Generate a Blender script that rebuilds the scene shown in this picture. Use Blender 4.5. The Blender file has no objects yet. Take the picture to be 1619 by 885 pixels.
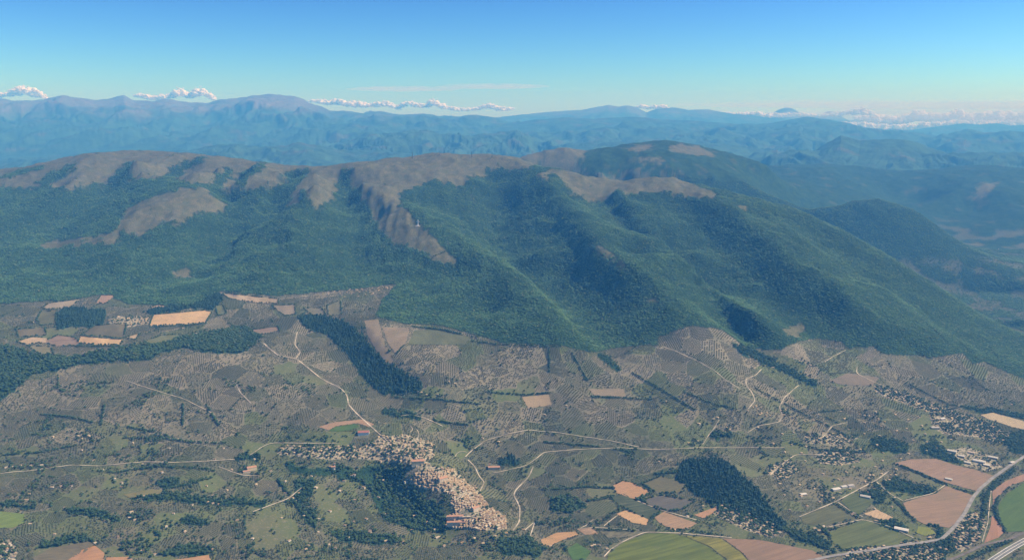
import bpy, bmesh, math, random
import numpy as np
from mathutils import Vector, Matrix

random.seed(7)
rng = np.random.default_rng(7)
sc = bpy.context.scene
col = sc.collection

# ------------------------------------------------------------------ camera
CAM_Z, PITCH, FOC = 1650.0, math.radians(10.5), 1402.0       # focal length in photo pixels
PW, PH = 1619.0, 885.0
cam = bpy.data.cameras.new('camera')
cam.sensor_width = 36.0
cam.lens = 36.0 * FOC / PW
cam.clip_start, cam.clip_end = 5.0, 400000.0
cam_o = bpy.data.objects.new('camera', cam)
cam_o.location = (0, 0, CAM_Z)
cam_o.rotation_euler = (math.pi / 2 - PITCH, 0, 0)
col.objects.link(cam_o)
sc.camera = cam_o

# ------------------------------------------------------------------ sky, sun, exposure
SUN_AZ, SUN_EL = math.radians(86), math.radians(45)          # azimuth measured from the view direction towards +X
world = bpy.data.worlds.new('World')
sc.world = world
world.use_nodes = True
wn, wl = world.node_tree.nodes, world.node_tree.links
wn.clear()
w_out = wn.new('ShaderNodeOutputWorld')
w_bg = wn.new('ShaderNodeBackground')
w_sky = wn.new('ShaderNodeTexSky')
w_sky.sky_type = 'NISHITA'
w_sky.sun_disc = False
w_sky.sun_elevation = SUN_EL
w_sky.sun_rotation = SUN_AZ
w_sky.altitude = 1600
w_sky.air_density = 1.0
w_sky.dust_density = 0.8
w_sky.ozone_density = 4.0
def w_mul(c):                                                 # one grade for the whole sky: white balance and contrast
    d = wn.new('ShaderNodeMix'); d.data_type = 'RGBA'; d.blend_type = 'MULTIPLY'; d.inputs[0].default_value = 1.0; d.inputs[7].default_value = (*c, 1)
    return d
w_in, w_gam, w_tint = w_mul((.12, .12, .12)), wn.new('ShaderNodeGamma'), w_mul((6.1, 7.7, 8.8))
w_gam.inputs['Gamma'].default_value = 2.1
w_bg.inputs['Strength'].default_value = 0.118
wl.new(w_sky.outputs[0], w_in.inputs[6])
wl.new(w_in.outputs[2], w_gam.inputs['Color'])
wl.new(w_gam.outputs[0], w_tint.inputs[6])
wl.new(w_tint.outputs[2], w_bg.inputs['Color'])
wl.new(w_bg.outputs[0], w_out.inputs['Surface'])

sun = bpy.data.lights.new('sun', 'SUN')
sun.energy = 5.0
sun.angle = math.radians(0.5)
sun.color = (1.0, 0.90, 0.77)
sun_o = bpy.data.objects.new('sun', sun)
sdir = Vector((math.sin(SUN_AZ) * math.cos(SUN_EL), math.cos(SUN_AZ) * math.cos(SUN_EL), math.sin(SUN_EL)))
sun_o.rotation_euler = sdir.to_track_quat('Z', 'Y').to_euler()
sun_o.location = sdir * 20000
col.objects.link(sun_o)

sc.view_settings.view_transform = 'Standard'
sc.view_settings.look = 'None'
sc.view_settings.gamma = 1.0
sc.view_settings.exposure = 0.76
sc.view_settings.use_curve_mapping = False
sc.render.engine = 'CYCLES'
sc.cycles.use_denoising = True
sc.cycles.max_bounces = 4
sc.cycles.diffuse_bounces = 3
sc.cycles.glossy_bounces = 1
sc.cycles.transmission_bounces = 2
sc.cycles.volume_bounces = 0
sc.cycles.transparent_max_bounces = 24

# ------------------------------------------------------------------ helpers: photo pixel <-> world
CT, ST = math.cos(PITCH), math.sin(PITCH)

def pix_dir(px, py):
    u = (np.asarray(px, float) - PW / 2) / FOC
    v = (PH / 2 - np.asarray(py, float)) / FOC
    return u, CT + v * ST, -ST + v * CT

def at_dist(px, py, d):
    """the point seen at a photo pixel, at ground distance d ahead of the camera"""
    a, b, c = pix_dir(px, py)
    return a / b * d, d + 0 * a, CAM_Z + c / b * d

def to_pix(x, y, z):
    w = y * CT - (z - CAM_Z) * ST
    v = (y * ST + (z - CAM_Z) * CT) / w
    return PW / 2 + FOC * x / w, PH / 2 - FOC * v

def d_for_z(px, py, z):
    a, b, c = pix_dir(px, py)
    return (z - CAM_Z) * b / c

# ------------------------------------------------------------------ helpers: noise
def _hash(ix, iy, seed):
    h = (ix.astype(np.int64) * 374761393 + iy.astype(np.int64) * 668265263 + seed * 974634777) & 0xffffffff
    h = ((h ^ (h >> 13)) * 1274126177) & 0xffffffff
    h = h ^ (h >> 16)
    return (h & 0xffff) / 65535.0 * 2 * math.pi

def perlin(x, y, seed=0):
    x0, y0 = np.floor(x), np.floor(y)
    fx, fy = x - x0, y - y0
    sx = fx * fx * fx * (fx * (fx * 6 - 15) + 10)
    sy = fy * fy * fy * (fy * (fy * 6 - 15) + 10)
    def g(ix, iy, dx, dy):
        a = _hash(ix, iy, seed)
        return np.cos(a) * dx + np.sin(a) * dy
    n00 = g(x0, y0, fx, fy); n10 = g(x0 + 1, y0, fx - 1, fy)
    n01 = g(x0, y0 + 1, fx, fy - 1); n11 = g(x0 + 1, y0 + 1, fx - 1, fy - 1)
    return (n00 * (1 - sx) + n10 * sx) * (1 - sy) + (n01 * (1 - sx) + n11 * sx) * sy

def fbm(x, y, oct=4, seed=0, gain=.5):
    s = 0; a = 1.0; f = 1.0
    for i in range(oct):
        s = s + a * perlin(x * f + 17.3 * i, y * f - 9.1 * i, seed + i)
        a *= gain; f *= 2.03
    return s

def ridged(x, y, oct=4, seed=0, gain=.5):
    s = 0; a = 1.0; f = 1.0
    for i in range(oct):
        s = s + a * (1 - 2.2 * np.abs(perlin(x * f + 5.7 * i, y * f + 3.3 * i, seed + i)))
        a *= gain; f *= 2.05
    return s

def smooth(a, b, x):
    t = np.clip((x - a) / (b - a), 0, 1)
    return t * t * (3 - 2 * t)

def inpoly(px, py, poly):
    p = np.asarray(poly, float)
    r = np.zeros(np.shape(px), bool)
    lo, hi = p.min(0), p.max(0)
    m = (px >= lo[0]) & (px <= hi[0]) & (py >= lo[1]) & (py <= hi[1])
    if not m.any():
        return r
    qx, qy = px[m], py[m]
    c = np.zeros(qx.shape, bool)
    n = len(p)
    for i in range(n):
        x1, y1 = p[i]; x2, y2 = p[(i + 1) % n]
        if y1 == y2:
            continue
        k = ((y1 > qy) != (y2 > qy)) & (qx < (x2 - x1) * (qy - y1) / (y2 - y1) + x1)
        c ^= k
    r[m] = c
    return r

def rbf_fit(P, v, lam):
    n = len(P)
    D = np.hypot(P[:, None, 0] - P[None, :, 0], P[:, None, 1] - P[None, :, 1])
    A = np.zeros((n + 3, n + 3))
    A[:n, :n] = D + lam * np.eye(n) * -1
    A[:n, n] = 1; A[:n, n + 1:] = P
    A[n, :n] = 1; A[n + 1:, :n] = P.T
    return np.linalg.solve(A, np.concatenate([v, np.zeros(3)]))

def rbf_eval(P, w, Q):
    n = len(P)
    out = np.empty(len(Q))
    for i in range(0, len(Q), 20000):
        q = Q[i:i + 20000]
        D = np.sqrt((q[:, 0, None] - P[None, :, 0]) ** 2 + (q[:, 1, None] - P[None, :, 1]) ** 2)
        out[i:i + 20000] = D @ w[:n] + w[n] + q @ w[n + 1:]
    return out

# ------------------------------------------------------------------ the near land: control points
# (photo x, photo y, height in metres): low ground;  (x, y, -distance): mountain flank
LOW = []
for row, hs in {
    960: [(-200, 330), (100, 290), (500, 245), (900, 205), (1300, 200), (1800, 196)],
    885: [(-250, 350), (0, 300), (250, 285), (450, 262), (700, 225), (900, 212), (1200, 206), (1619, 200), (1850, 198)],
    830: [(-250, 370), (0, 330), (250, 318), (450, 285), (620, 250), (900, 222), (1150, 210), (1400, 205), (1619, 202), (1850, 200)],
    780: [(-250, 400), (0, 362), (250, 350), (450, 310), (560, 280), (900, 250), (1100, 232), (1300, 216), (1619, 205), (1850, 202)],
    730: [(-250, 430), (0, 395), (250, 385), (420, 350), (850, 300), (1000, 282), (1200, 255), (1400, 222), (1619, 208), (1850, 206)],
    680: [(-250, 470), (0, 435), (250, 430), (450, 410), (700, 372), (850, 350), (1000, 340), (1200, 310), (1400, 262), (1619, 214), (1850, 210)],
    620: [(-250, 530), (0, 520), (200, 510), (350, 505), (520, 480), (750, 465), (900, 450), (1050, 430), (1200, 395), (1400, 330), (1619, 238), (1850, 215)],
    560: [(-250, 590), (0, 578), (200, 582), (400, 568), (700, 560), (850, 555), (1000, 530), (1150, 505), (1300, 455), (1450, 400), (1580, 330), (1750, 250)],
    515: [(-250, 620), (0, 606), (200, 606), (400, 606), (550, 606), (680, 600)],
    480: [(-250, 650), (0, 630), (200, 628), (330, 628), (450, 630), (580, 640)],
}.items():
    for x, z in hs:
        LOW.append((x, row, z))
FLANK = [(-250, 440, 5400), (0, 440, 5350), (150, 440, 5350), (250, 440, 5320), (450, 440, 5300), (600, 430, 5350),
         (-250, 400, 5950), (0, 395, 5950), (200, 395, 5900), (450, 395, 5850), (600, 390, 5800),
         (-250, 350, 6700), (0, 345, 6700), (150, 345, 6700), (450, 345, 6600), (600, 345, 6500),
         (0, 305, 7400), (100, 305, 7400), (350, 300, 7350), (450, 300, 7250), (600, 300, 7150),
         (650, 480, 4780), (700, 440, 5200), (780, 500, 4600), (850, 400, 5700), (850, 350, 6350), (700, 310, 7000), (760, 290, 7350),
         (900, 320, 6800), (1000, 420, 5450), (1000, 370, 6000), (1000, 325, 6700), (1100, 350, 6250), (1100, 400, 5650), (1100, 460, 5030),
         (1200, 510, 4650), (1200, 450, 5150), (1200, 400, 5650), (1200, 350, 6300), (1300, 500, 4800), (1300, 440, 5300), (1300, 390, 5900),
         (1400, 520, 4750), (1400, 460, 5250), (1500, 530, 4850)]
A = np.array([(x, y, d_for_z(x, y, z)) for x, y, z in LOW] + [(x, y, d) for x, y, d in FLANK], float)
d0w = rbf_fit(A[:, :2], A[:, 2], 2.0)
def D0(px, py):
    q = np.stack([np.atleast_1d(np.asarray(px, float)), np.atleast_1d(np.asarray(py, float))], 1)
    return rbf_eval(A[:, :2], d0w, q)

CP = []
def add_world(px, py, d):
    x, y, z = at_dist(np.asarray(px, float), np.asarray(py, float), np.asarray(d, float))
    for t in zip(np.atleast_1d(x), np.atleast_1d(y), np.atleast_1d(z)):
        CP.append(t)
def densify(pts, step):
    out = []
    for a, b in zip(pts[:-1], pts[1:]):
        a = np.array(a, float); b = np.array(b, float)
        n = max(1, int(np.hypot(*(b - a)[:2]) / step))
        for i in range(n):
            out.append(a + (b - a) * i / n)
    out.append(np.array(pts[-1], float))
    return np.array(out)
add_world(A[:, 0], A[:, 1], A[:, 2])
def relief(pts, step=15):
    """ridge or gully line: photo x, photo y, how much nearer (-) or farther (+) than the even flank"""
    p = densify(pts, step)
    add_world(p[:, 0], p[:, 1], D0(p[:, 0], p[:, 1]) + p[:, 2] * np.interp(p[:, 1], [520, 600], [1.12, .5]))
def crest(pts, step=22, back=900, drop=190):
    """skyline: photo x, photo y, distance; the land falls away behind it"""
    p = densify(pts, step)
    add_world(p[:, 0], p[:, 1], p[:, 2])
    x, y, z = at_dist(p[:, 0], p[:, 1], p[:, 2])
    for i in range(0, len(x), 2):
        CP.append((x[i] * (1 + back / y[i]), y[i] + back, z[i] - drop))
        CP.append((x[i] * (1 + 2.2 * back / y[i]), y[i] + 2.2 * back, z[i] - 2.4 * drop))

# skyline of the massif
crest([(-260, 292, 8300), (-120, 282, 8350), (0, 267, 8400), (68, 264, 8450), (112, 253, 8450), (156, 243, 8450), (190, 241, 8450), (237, 242, 8450), (298, 244, 8400),
       (339, 249, 8350), (390, 256, 8200), (420, 260, 8100), (454, 265, 8000), (481, 268, 7900), (508, 266, 7850), (540, 262, 7800), (557, 262, 7780),
       (608, 256, 7950), (659, 248, 8100), (703, 245, 8150), (757, 248, 8150), (818, 251, 8050), (840, 258, 7850)])
crest([(855, 270, 7500), (880, 272, 7500), (905, 276, 7450), (940, 283, 7400), (980, 286, 7350), (1020, 282, 7350), (1062, 285, 7250), (1100, 298, 7050), (1130, 305, 6950),
       (1180, 316, 6850), (1230, 325, 6750), (1280, 345, 6550), (1330, 370, 6350), (1380, 400, 6100), (1430, 425, 5900), (1480, 455, 5700), (1530, 490, 5500),
       (1580, 522, 5350), (1640, 560, 5150), (1720, 600, 5000)], back=700, drop=170)
# spurs and gullies of the left half
relief([(215, 252, -120), (222, 268, -220), (218, 290, -240), (205, 305, -120)])
relief([(205, 258, 160), (185, 278, 220), (172, 295, 200), (150, 320, 120)])
relief([(120, 262, -60), (110, 285, -160), (95, 300, -150), (60, 330, -80)])
relief([(322, 251, 120), (295, 264, 240), (270, 280, 260), (240, 296, 180), (200, 305, 150), (150, 330, 120)])
relief([(345, 256, -120), (315, 275, -200), (290, 290, -120)])
relief([(364, 270, 150), (345, 285, 220), (330, 298, 200)])
relief([(400, 260, -80), (385, 280, -160), (375, 298, -160)])
relief([(420, 262, 140), (400, 276, 190), (378, 292, 190), (365, 312, 190), (366, 335, 200)])
relief([(440, 268, -140), (436, 285, -200), (420, 305, -150), (400, 330, -120), (385, 370, -120), (370, 400, -80)])
relief([(478, 272, 200), (462, 288, 280), (445, 310, 280), (430, 335, 220), (405, 365, 200), (370, 395, 160), (335, 425, 160), (318, 445, 150)])
relief([(500, 272, -200), (497, 290, -360), (490, 315, -420), (478, 335, -360), (465, 370, -260), (450, 410, -180), (430, 440, -120)])
relief([(540, 270, 150), (540, 290, 220), (545, 320, 240), (555, 350, 230), (568, 390, 180), (575, 430, 110)])
relief([(290, 298, -330), (320, 300, -330), (345, 318, -260), (300, 320, -330), (250, 325, -330), (215, 345, -280), (190, 370, -180)])
relief([(355, 330, -60), (352, 370, 40), (335, 410, 110), (318, 440, 130)])
relief([(300, 360, -140), (270, 390, -120), (240, 420, -80)])
relief([(60, 340, 80), (100, 360, 120), (90, 390, 90)])
# the middle: main spur, its twin, the deep valley and the dark spur
relief([(560, 266, -60), (574, 290, -180), (608, 314, -240), (642, 344, -270), (689, 378, -250), (723, 421, -160), (745, 450, -80)])
relief([(690, 330, 60), (720, 362, 100), (745, 395, 120), (790, 430, 60)])
relief([(640, 320, -80), (680, 338, -160), (740, 372, -240), (800, 420, -300), (860, 475, -260), (895, 512, -200), (935, 556, -80)])
relief([(768, 272, 160), (780, 295, 260), (791, 320, 320), (795, 350, 340), (796, 390, 330), (812, 432, 300), (852, 462, 260), (896, 503, 220), (928, 548, 120)])
relief([(850, 272, -180), (872, 295, -280), (895, 325, -330), (913, 352, -340), (940, 388, -360), (991, 424, -320), (1069, 474, -260), (1115, 506, -200), (1160, 535, -100)])
relief([(835, 268, 40), (845, 300, -60), (870, 345, -60), (900, 400, 20), (930, 450, 40), (985, 500, 40)])
relief([(940, 300, 100), (965, 340, 160), (1000, 375, 220), (1050, 420, 240), (1110, 475, 220), (1180, 545, 100)])
relief([(975, 300, -160), (1000, 335, -220), (1050, 378, -220), (1110, 428, -220), (1170, 482, -200), (1220, 525, -120)])
relief([(1060, 310, 80), (1100, 360, 120), (1160, 420, 140), (1230, 490, 100), (1290, 545, 40)])
relief([(1120, 312, -120), (1180, 360, -200), (1260, 420, -220), (1340, 475, -200), (1430, 520, -120), (1510, 560, -60)])
relief([(1230, 345, 80), (1300, 392, 120), (1360, 430, 140), (1430, 480, 120), (1500, 525, 100), (1560, 556, 60)])
# foothills: town spur, small valleys
relief([(545, 665, -40), (580, 688, -90), (620, 712, -130), (660, 738, -170), (700, 768, -170), (740, 805, -150), (790, 838, -90)], 16)
relief([(600, 752, 60), (640, 790, 90), (690, 838, 60), (740, 865, 20)], 18)
relief([(740, 720, 40), (770, 760, 70), (805, 800, 70), (830, 840, 30)], 18)
relief([(520, 520, 40), (560, 560, 60), (600, 620, 60), (640, 650, 40)])
relief([(560, 500, -40), (600, 545, -90), (660, 590, -80), (720, 630, -40)])
relief([(1090, 560, -70), (1150, 600, -80), (1200, 660, -70), (1230, 700, -30)])
relief([(1200, 560, 50), (1250, 590, 60), (1300, 620, 50), (1360, 660, 30)])
relief([(950, 555, 60), (1000, 600, 60), (1060, 650, 50), (1100, 700, 40)])
relief([(1085, 735, -50), (1130, 735, -110), (1180, 775, -100), (1225, 825, -40)], 16)
relief([(380, 560, -20), (430, 620, -60), (480, 680, -60), (530, 740, -20)])
# valley and hills beyond the right shoulder
for (x, y, z) in [(1619, 500, 262), (1700, 540, 250), (1619, 450, 270), (1560, 440, 285), (1619, 400, 290), (1560, 390, 300), (1700, 420, 280), (1500, 405, 300), (1800, 480, 250)]:
    add_world(x, y, d_for_z(x, y, z))
crest([(1275, 352, 8500), (1292, 340, 8550), (1312, 330, 8600), (1350, 321, 8700), (1390, 318, 8700), (1420, 325, 8600), (1460, 344, 8500), (1500, 372, 8400)], back=600, drop=150)
crest([(835, 248, 9300), (865, 240, 9400), (896, 239, 9400), (926, 245, 9500)], back=500, drop=60)
crest([(926, 246, 10300), (950, 239, 10400), (1000, 229, 10500), (1035, 223, 10500), (1080, 228, 10500), (1130, 239, 10400), (1180, 253, 10300), (1215, 264, 10200)], back=900, drop=150)
add_world([950, 1000, 1060, 1120, 1180], [268, 270, 272, 280, 290], [8900, 9000, 9000, 9000, 9000])
crest([(1215, 264, 13800), (1300, 261, 14200), (1380, 266, 14200), (1430, 273, 14000), (1470, 271, 14000), (1520, 264, 14200), (1570, 263, 14200), (1619, 271, 14000), (1720, 266, 14200), (1860, 280, 14200)], back=900, drop=190)
relief2 = densify([(1350, 275, 13400), (1390, 295, 12600), (1420, 322, 11900), (1450, 330, 11600)], 18).tolist() + densify([(1440, 275, 13200), (1425, 300, 12400), (1460, 325, 12000)], 18).tolist()
relief2 += [(x, y, d - 500) for x, y, d in densify([(1570, 270, 13400), (1530, 288, 12600), (1490, 308, 12000), (1455, 327, 11600)], 18).tolist()]
relief2 += [(x, y, d - 400) for x, y, d in densify([(1300, 268, 13400), (1350, 292, 12600), (1385, 312, 12000)], 18).tolist()]
relief2 += [(1250, 290, 11500), (1300, 305, 11000), (1580, 305, 11200), (1619, 335, 10400), (1540, 335, 11000), (1500, 345, 10800), (1619, 300, 11800), (1720, 330, 10800), (1200, 300, 9400), (1240, 320, 8800), (1850, 340, 10600), (1560, 360, 10000)]
for t in relief2:
    add_world(*t)
# the unseen back country behind the massif
for (x, y, z) in [(-6500, 11500, 640), (-4500, 11500, 640), (-2500, 11500, 620), (-800, 11800, 620), (-6500, 13600, 520), (-3500, 13600, 520), (-500, 13600, 560), (1500, 13600, 640),
                  (4000, 16500, 560), (8000, 16500, 560), (-3000, 16500, 480), (1000, 16500, 500), (-9000, 16500, 480), (-8000, 13600, 520)]:
    CP.append((x, y, z))
CP = np.array(CP, float)
hw = rbf_fit(CP[:, :2] / 1000.0, CP[:, 2], 0.014)

# grid: columns fan out, rows get longer with distance
NC, NR = 1040, 640
UMAX, Y0, Y1, EXP = 0.74, 2250.0, 16500.0, 1.3
UC = np.linspace(-UMAX, UMAX, NC)
_t0, _t1 = Y0 ** (1 - EXP), Y1 ** (1 - EXP)
def row_y(t): return (_t0 + (_t1 - _t0) * t) ** (1 / (1 - EXP))
def y_row(y): return (np.asarray(y, float) ** (1 - EXP) - _t0) / (_t1 - _t0) * (NR - 1)
YR = row_y(np.linspace(0, 1, NR))
GX = UC[None, :] * YR[:, None]
GY = np.repeat(YR[:, None], NC, 1)
# evaluate on every third node, then interpolate
ci = np.unique(np.append(np.arange(0, NC, 3), NC - 1)); ri = np.unique(np.append(np.arange(0, NR, 2), NR - 1))
zs = rbf_eval(CP[:, :2] / 1000.0, hw, np.stack([GX[np.ix_(ri, ci)].ravel(), GY[np.ix_(ri, ci)].ravel()], 1) / 1000.0).reshape(len(ri), len(ci))
tmp = np.stack([np.interp(np.arange(NC), ci, r) for r in zs])
GZ = np.stack([np.interp(np.arange(NR), ri, tmp[:, j]) for j in range(NC)], 1)
hi = smooth(380, 750, GZ)                                    # mountain ground is rougher than the plain
GZ = GZ + hi * (ridged(GX / 620, GY / 800, 4, 3, .5) * 26 - 15) + hi * fbm(GX / 140, GY / 150, 3, 11) * 9
_ph = np.radians(24) * smooth(-2200, 200, GX)                  # spurs turn as the mountain front turns
_al, _dn = GX * np.cos(_ph) + GY * np.sin(_ph), -GX * np.sin(_ph) + GY * np.cos(_ph)
_wb = fbm(GX / 700, GY / 700, 2, 15) * .5
GZ = GZ + smooth(560, 800, GZ) * smooth(1230, 980, GZ) * smooth(9000, 8000, GY) * (ridged(_al / 330 + _wb, _dn / 1500 + _wb, 3, 13, .5) - .8) * 10
GZ = GZ + (1 - hi) * smooth(215, 330, GZ) * fbm(GX / 260, GY / 260, 4, 21) * 10
GZ = np.maximum(GZ, 192)
GPX, GPY = to_pix(GX, GY, GZ)
_min = np.minimum.accumulate(GPY, 0)
GVIS = GPY <= _min + 1.5                                     # nodes the camera can see

def ground(x, y):
    """height of the land sheet"""
    x = np.asarray(x, float); y = np.asarray(y, float)
    c = np.clip((x / y + UMAX) / (2 * UMAX) * (NC - 1), 0, NC - 1.001)
    r = np.clip(y_row(y), 0, NR - 1.001)
    c0 = c.astype(int); r0 = r.astype(int); fc = c - c0; fr = r - r0
    return ((GZ[r0, c0] * (1 - fc) + GZ[r0, c0 + 1] * fc) * (1 - fr) + (GZ[r0 + 1, c0] * (1 - fc) + GZ[r0 + 1, c0 + 1] * fc) * fr)

def sample(grid, x, y):
    c = np.clip((x / y + UMAX) / (2 * UMAX) * (NC - 1), 0, NC - 1.001)
    r = np.clip(y_row(y), 0, NR - 1.001)
    return grid[np.rint(r).astype(int), np.rint(c).astype(int)]

_ts = np.linspace(0, 1, 2400)
_ys = row_y(_ts)
def hit(px, py):
    """where the sight line through a photo pixel meets the land -> x, y, z"""
    px = np.atleast_1d(np.asarray(px, float)); py = np.atleast_1d(np.asarray(py, float))
    a, b, c = pix_dir(px, py)
    X = (a / b)[:, None] * _ys[None, :]
    Zr = CAM_Z + (c / b)[:, None] * _ys[None, :]
    Y = np.repeat(_ys[None, :], len(px), 0)
    below = Zr < ground(X, Y)
    k = np.argmax(below, 1)
    k = np.where(below.any(1), np.maximum(k, 1), len(_ys) - 1)
    i = np.arange(len(px))
    y = 0.5 * (_ys[k] + _ys[k - 1])
    x = a / b * y
    return x, y, ground(x, y)

# ------------------------------------------------------------------ helpers: objects and materials
def tag(o, label=None, cat=None, group=None, kind=None):
    if label: o['label'] = label
    if cat: o['category'] = cat
    if group: o['group'] = group
    if kind: o['kind'] = kind
    return o

def link(name, me, mat=None, parent=None):
    o = bpy.data.objects.new(name, me)
    col.objects.link(o)
    if mat is not None and me is not None and not me.materials:
        me.materials.append(mat)
    if parent is not None:
        o.parent = parent
    return o

def grid_mesh(name, X, Y, Z, smooth_=True):
    nr, nc = X.shape
    me = bpy.data.meshes.new(name)
    idx = np.arange(nr * nc).reshape(nr, nc)
    f = np.stack([idx[:-1, :-1], idx[:-1, 1:], idx[1:, 1:], idx[1:, :-1]], -1).reshape(-1, 4)
    me.vertices.add(nr * nc)
    me.vertices.foreach_set('co', np.stack([X, Y, Z], -1).astype(np.float32).ravel())
    me.loops.add(f.size)
    me.loops.foreach_set('vertex_index', f.astype(np.int32).ravel())
    me.polygons.add(len(f))
    me.polygons.foreach_set('loop_start', np.arange(0, f.size, 4, dtype=np.int32))
    me.polygons.foreach_set('use_smooth', np.full(len(f), smooth_))
    me.update(calc_edges=True)
    return me

def set_attr(me, name, arr):
    a = me.attributes.new(name, 'FLOAT', 'POINT')
    a.data.foreach_set('value', arr.astype(np.float32).ravel())

class NT:
    """small builder for node materials"""
    def __init__(self, name, rough=0.95, spec=0.1):
        self.m = bpy.data.materials.new(name)
        self.m.use_nodes = True
        self.t = self.m.node_tree
        self.b = self.t.nodes['Principled BSDF']
        self.b.inputs['Roughness'].default_value = rough
        self.b.inputs['Specular IOR Level'].default_value = spec
        self.geo = None
    def n(self, typ, **kw):
        d = self.t.nodes.new(typ)
        for k, v in kw.items():
            setattr(d, k, v)
        return d
    def put(self, sock, v):
        if isinstance(v, bpy.types.NodeSocket): self.t.links.new(v, sock)
        elif isinstance(v, (tuple, list)): sock.default_value = (*v, 1.0) if len(v) == 3 and len(sock.default_value) == 4 else v
        else: sock.default_value = v
    def pos(self):
        if self.geo is None:
            self.geo = self.n('ShaderNodeNewGeometry')
        return self.geo.outputs['Position']
    def attr(self, name):
        return self.n('ShaderNodeAttribute', attribute_name=name).outputs['Fac']
    def noise(self, scale, detail=4, rough=.55, vec=None):
        d = self.n('ShaderNodeTexNoise')
        self.put(d.inputs['Vector'], vec if vec is not None else self.pos())
        d.inputs['Scale'].default_value = scale; d.inputs['Detail'].default_value = detail; d.inputs['Roughness'].default_value = rough
        return d.outputs['Fac']
    def vor(self, scale, out='Distance', rnd=1.0, vec=None):
        d = self.n('ShaderNodeTexVoronoi')
        self.put(d.inputs['Vector'], vec if vec is not None else self.pos())
        d.inputs['Scale'].default_value = scale; d.inputs['Randomness'].default_value = rnd
        return d.outputs[out]
    def ramp(self, fac, a, b):
        d = self.n('ShaderNodeMapRange', interpolation_type='SMOOTHSTEP')
        self.put(d.inputs['Value'], fac)
        d.inputs['From Min'].default_value = a; d.inputs['From Max'].default_value = b
        return d.outputs['Result']
    def mix(self, fac, a, b):
        d = self.n('ShaderNodeMix', data_type='RGBA')
        self.put(d.inputs[0], fac); self.put(d.inputs[6], a); self.put(d.inputs[7], b)
        return d.outputs[2]
    def math(self, op, a, b=0.0):
        d = self.n('ShaderNodeMath', operation=op)
        self.put(d.inputs[0], a); self.put(d.inputs[1], b)
        return d.outputs[0]
    def bump(self, h, dist, strength=1.0):
        d = self.n('ShaderNodeBump')
        self.put(d.inputs['Height'], h)
        d.inputs['Distance'].default_value = dist; d.inputs['Strength'].default_value = strength
        self.t.links.new(d.outputs[0], self.b.inputs['Normal'])
    def color(self, c):
        self.put(self.b.inputs['Base Color'], c)
        return self.m

# ------------------------------------------------------------------ land cover (outlines given as photo pixels, baked onto the land)
AGRI_TOP = [(-400, 486), (-250, 484), (0, 480), (100, 475), (165, 466), (200, 480), (260, 483), (300, 485), (350, 461), (440, 468), (520, 460), (570, 457), (628, 448),
            (604, 475), (592, 500), (640, 512), (700, 515), (745, 528), (800, 543), (880, 547), (935, 557), (990, 548), (1040, 545), (1042, 532), (1090, 515), (1140, 520),
            (1180, 550), (1230, 555), (1262, 540), (1290, 535), (1330, 540), (1342, 552), (1380, 547), (1400, 560), (1450, 562), (1470, 566), (1520, 558), (1538, 576), (1555, 571), (1619, 600), (2000, 740)]
AGRI = AGRI_TOP + [(2000, 1400), (-400, 1400)]
GRASS = [
    [(-400, 320), (-100, 312), (0, 299), (61, 298), (112, 298), (149, 292), (190, 288), (220, 286), (258, 281), (281, 285), (325, 292), (359, 301), (407, 299), (441, 294), (447, 326), (481, 326),
     (508, 329), (530, 310), (539, 297), (560, 300), (575, 320), (590, 345), (605, 368), (625, 388), (660, 395), (700, 417), (724, 422), (712, 400), (689, 378), (660, 350), (632, 322), (638, 301),
     (664, 295), (690, 285), (703, 292), (736, 295), (744, 279), (769, 282), (762, 269), (793, 265), (825, 272), (845, 262), (840, 200), (-400, 200)],
    [(190, 346), (205, 326), (240, 311), (290, 298), (320, 297), (340, 310), (358, 325), (350, 338), (320, 335), (300, 346), (280, 355), (260, 351), (235, 368), (205, 372), (188, 362)],
    [(848, 275), (870, 268), (905, 270), (940, 278), (1020, 275), (1062, 278), (1100, 292), (1135, 306), (1128, 316), (1090, 312), (1050, 306), (1000, 306), (975, 310), (962, 322), (940, 324), (920, 312), (895, 307), (880, 302), (862, 290)],
    [(925, 381), (940, 385), (997, 421), (985, 426), (940, 399)],
    [(985, 236), (1020, 226), (1040, 232), (1015, 240)], [(1050, 236), (1075, 226), (1110, 234), (1140, 248), (1100, 246)], [(1000, 250), (1030, 246), (1060, 256), (1030, 258)],
    [(830, 262), (835, 230), (930, 230), (925, 255), (900, 262), (860, 260)],
    [(735, 317), (745, 311), (765, 312), (755, 319)], [(1020, 480), (1025, 470), (1045, 478), (1035, 486)],
    [(60, 385), (110, 378), (170, 374), (175, 384), (120, 388), (70, 395)], [(270, 430), (300, 425), (310, 440), (285, 442)],
    [(160, 372), (180, 362), (192, 378), (175, 390)], [(1240, 520), (1262, 505), (1278, 520), (1262, 534), (1245, 532)],
    [(1540, 300), (1560, 288), (1580, 290), (1556, 312), (1545, 316)], [(1160, 322), (1180, 325), (1186, 334), (1172, 336)],
]
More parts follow.
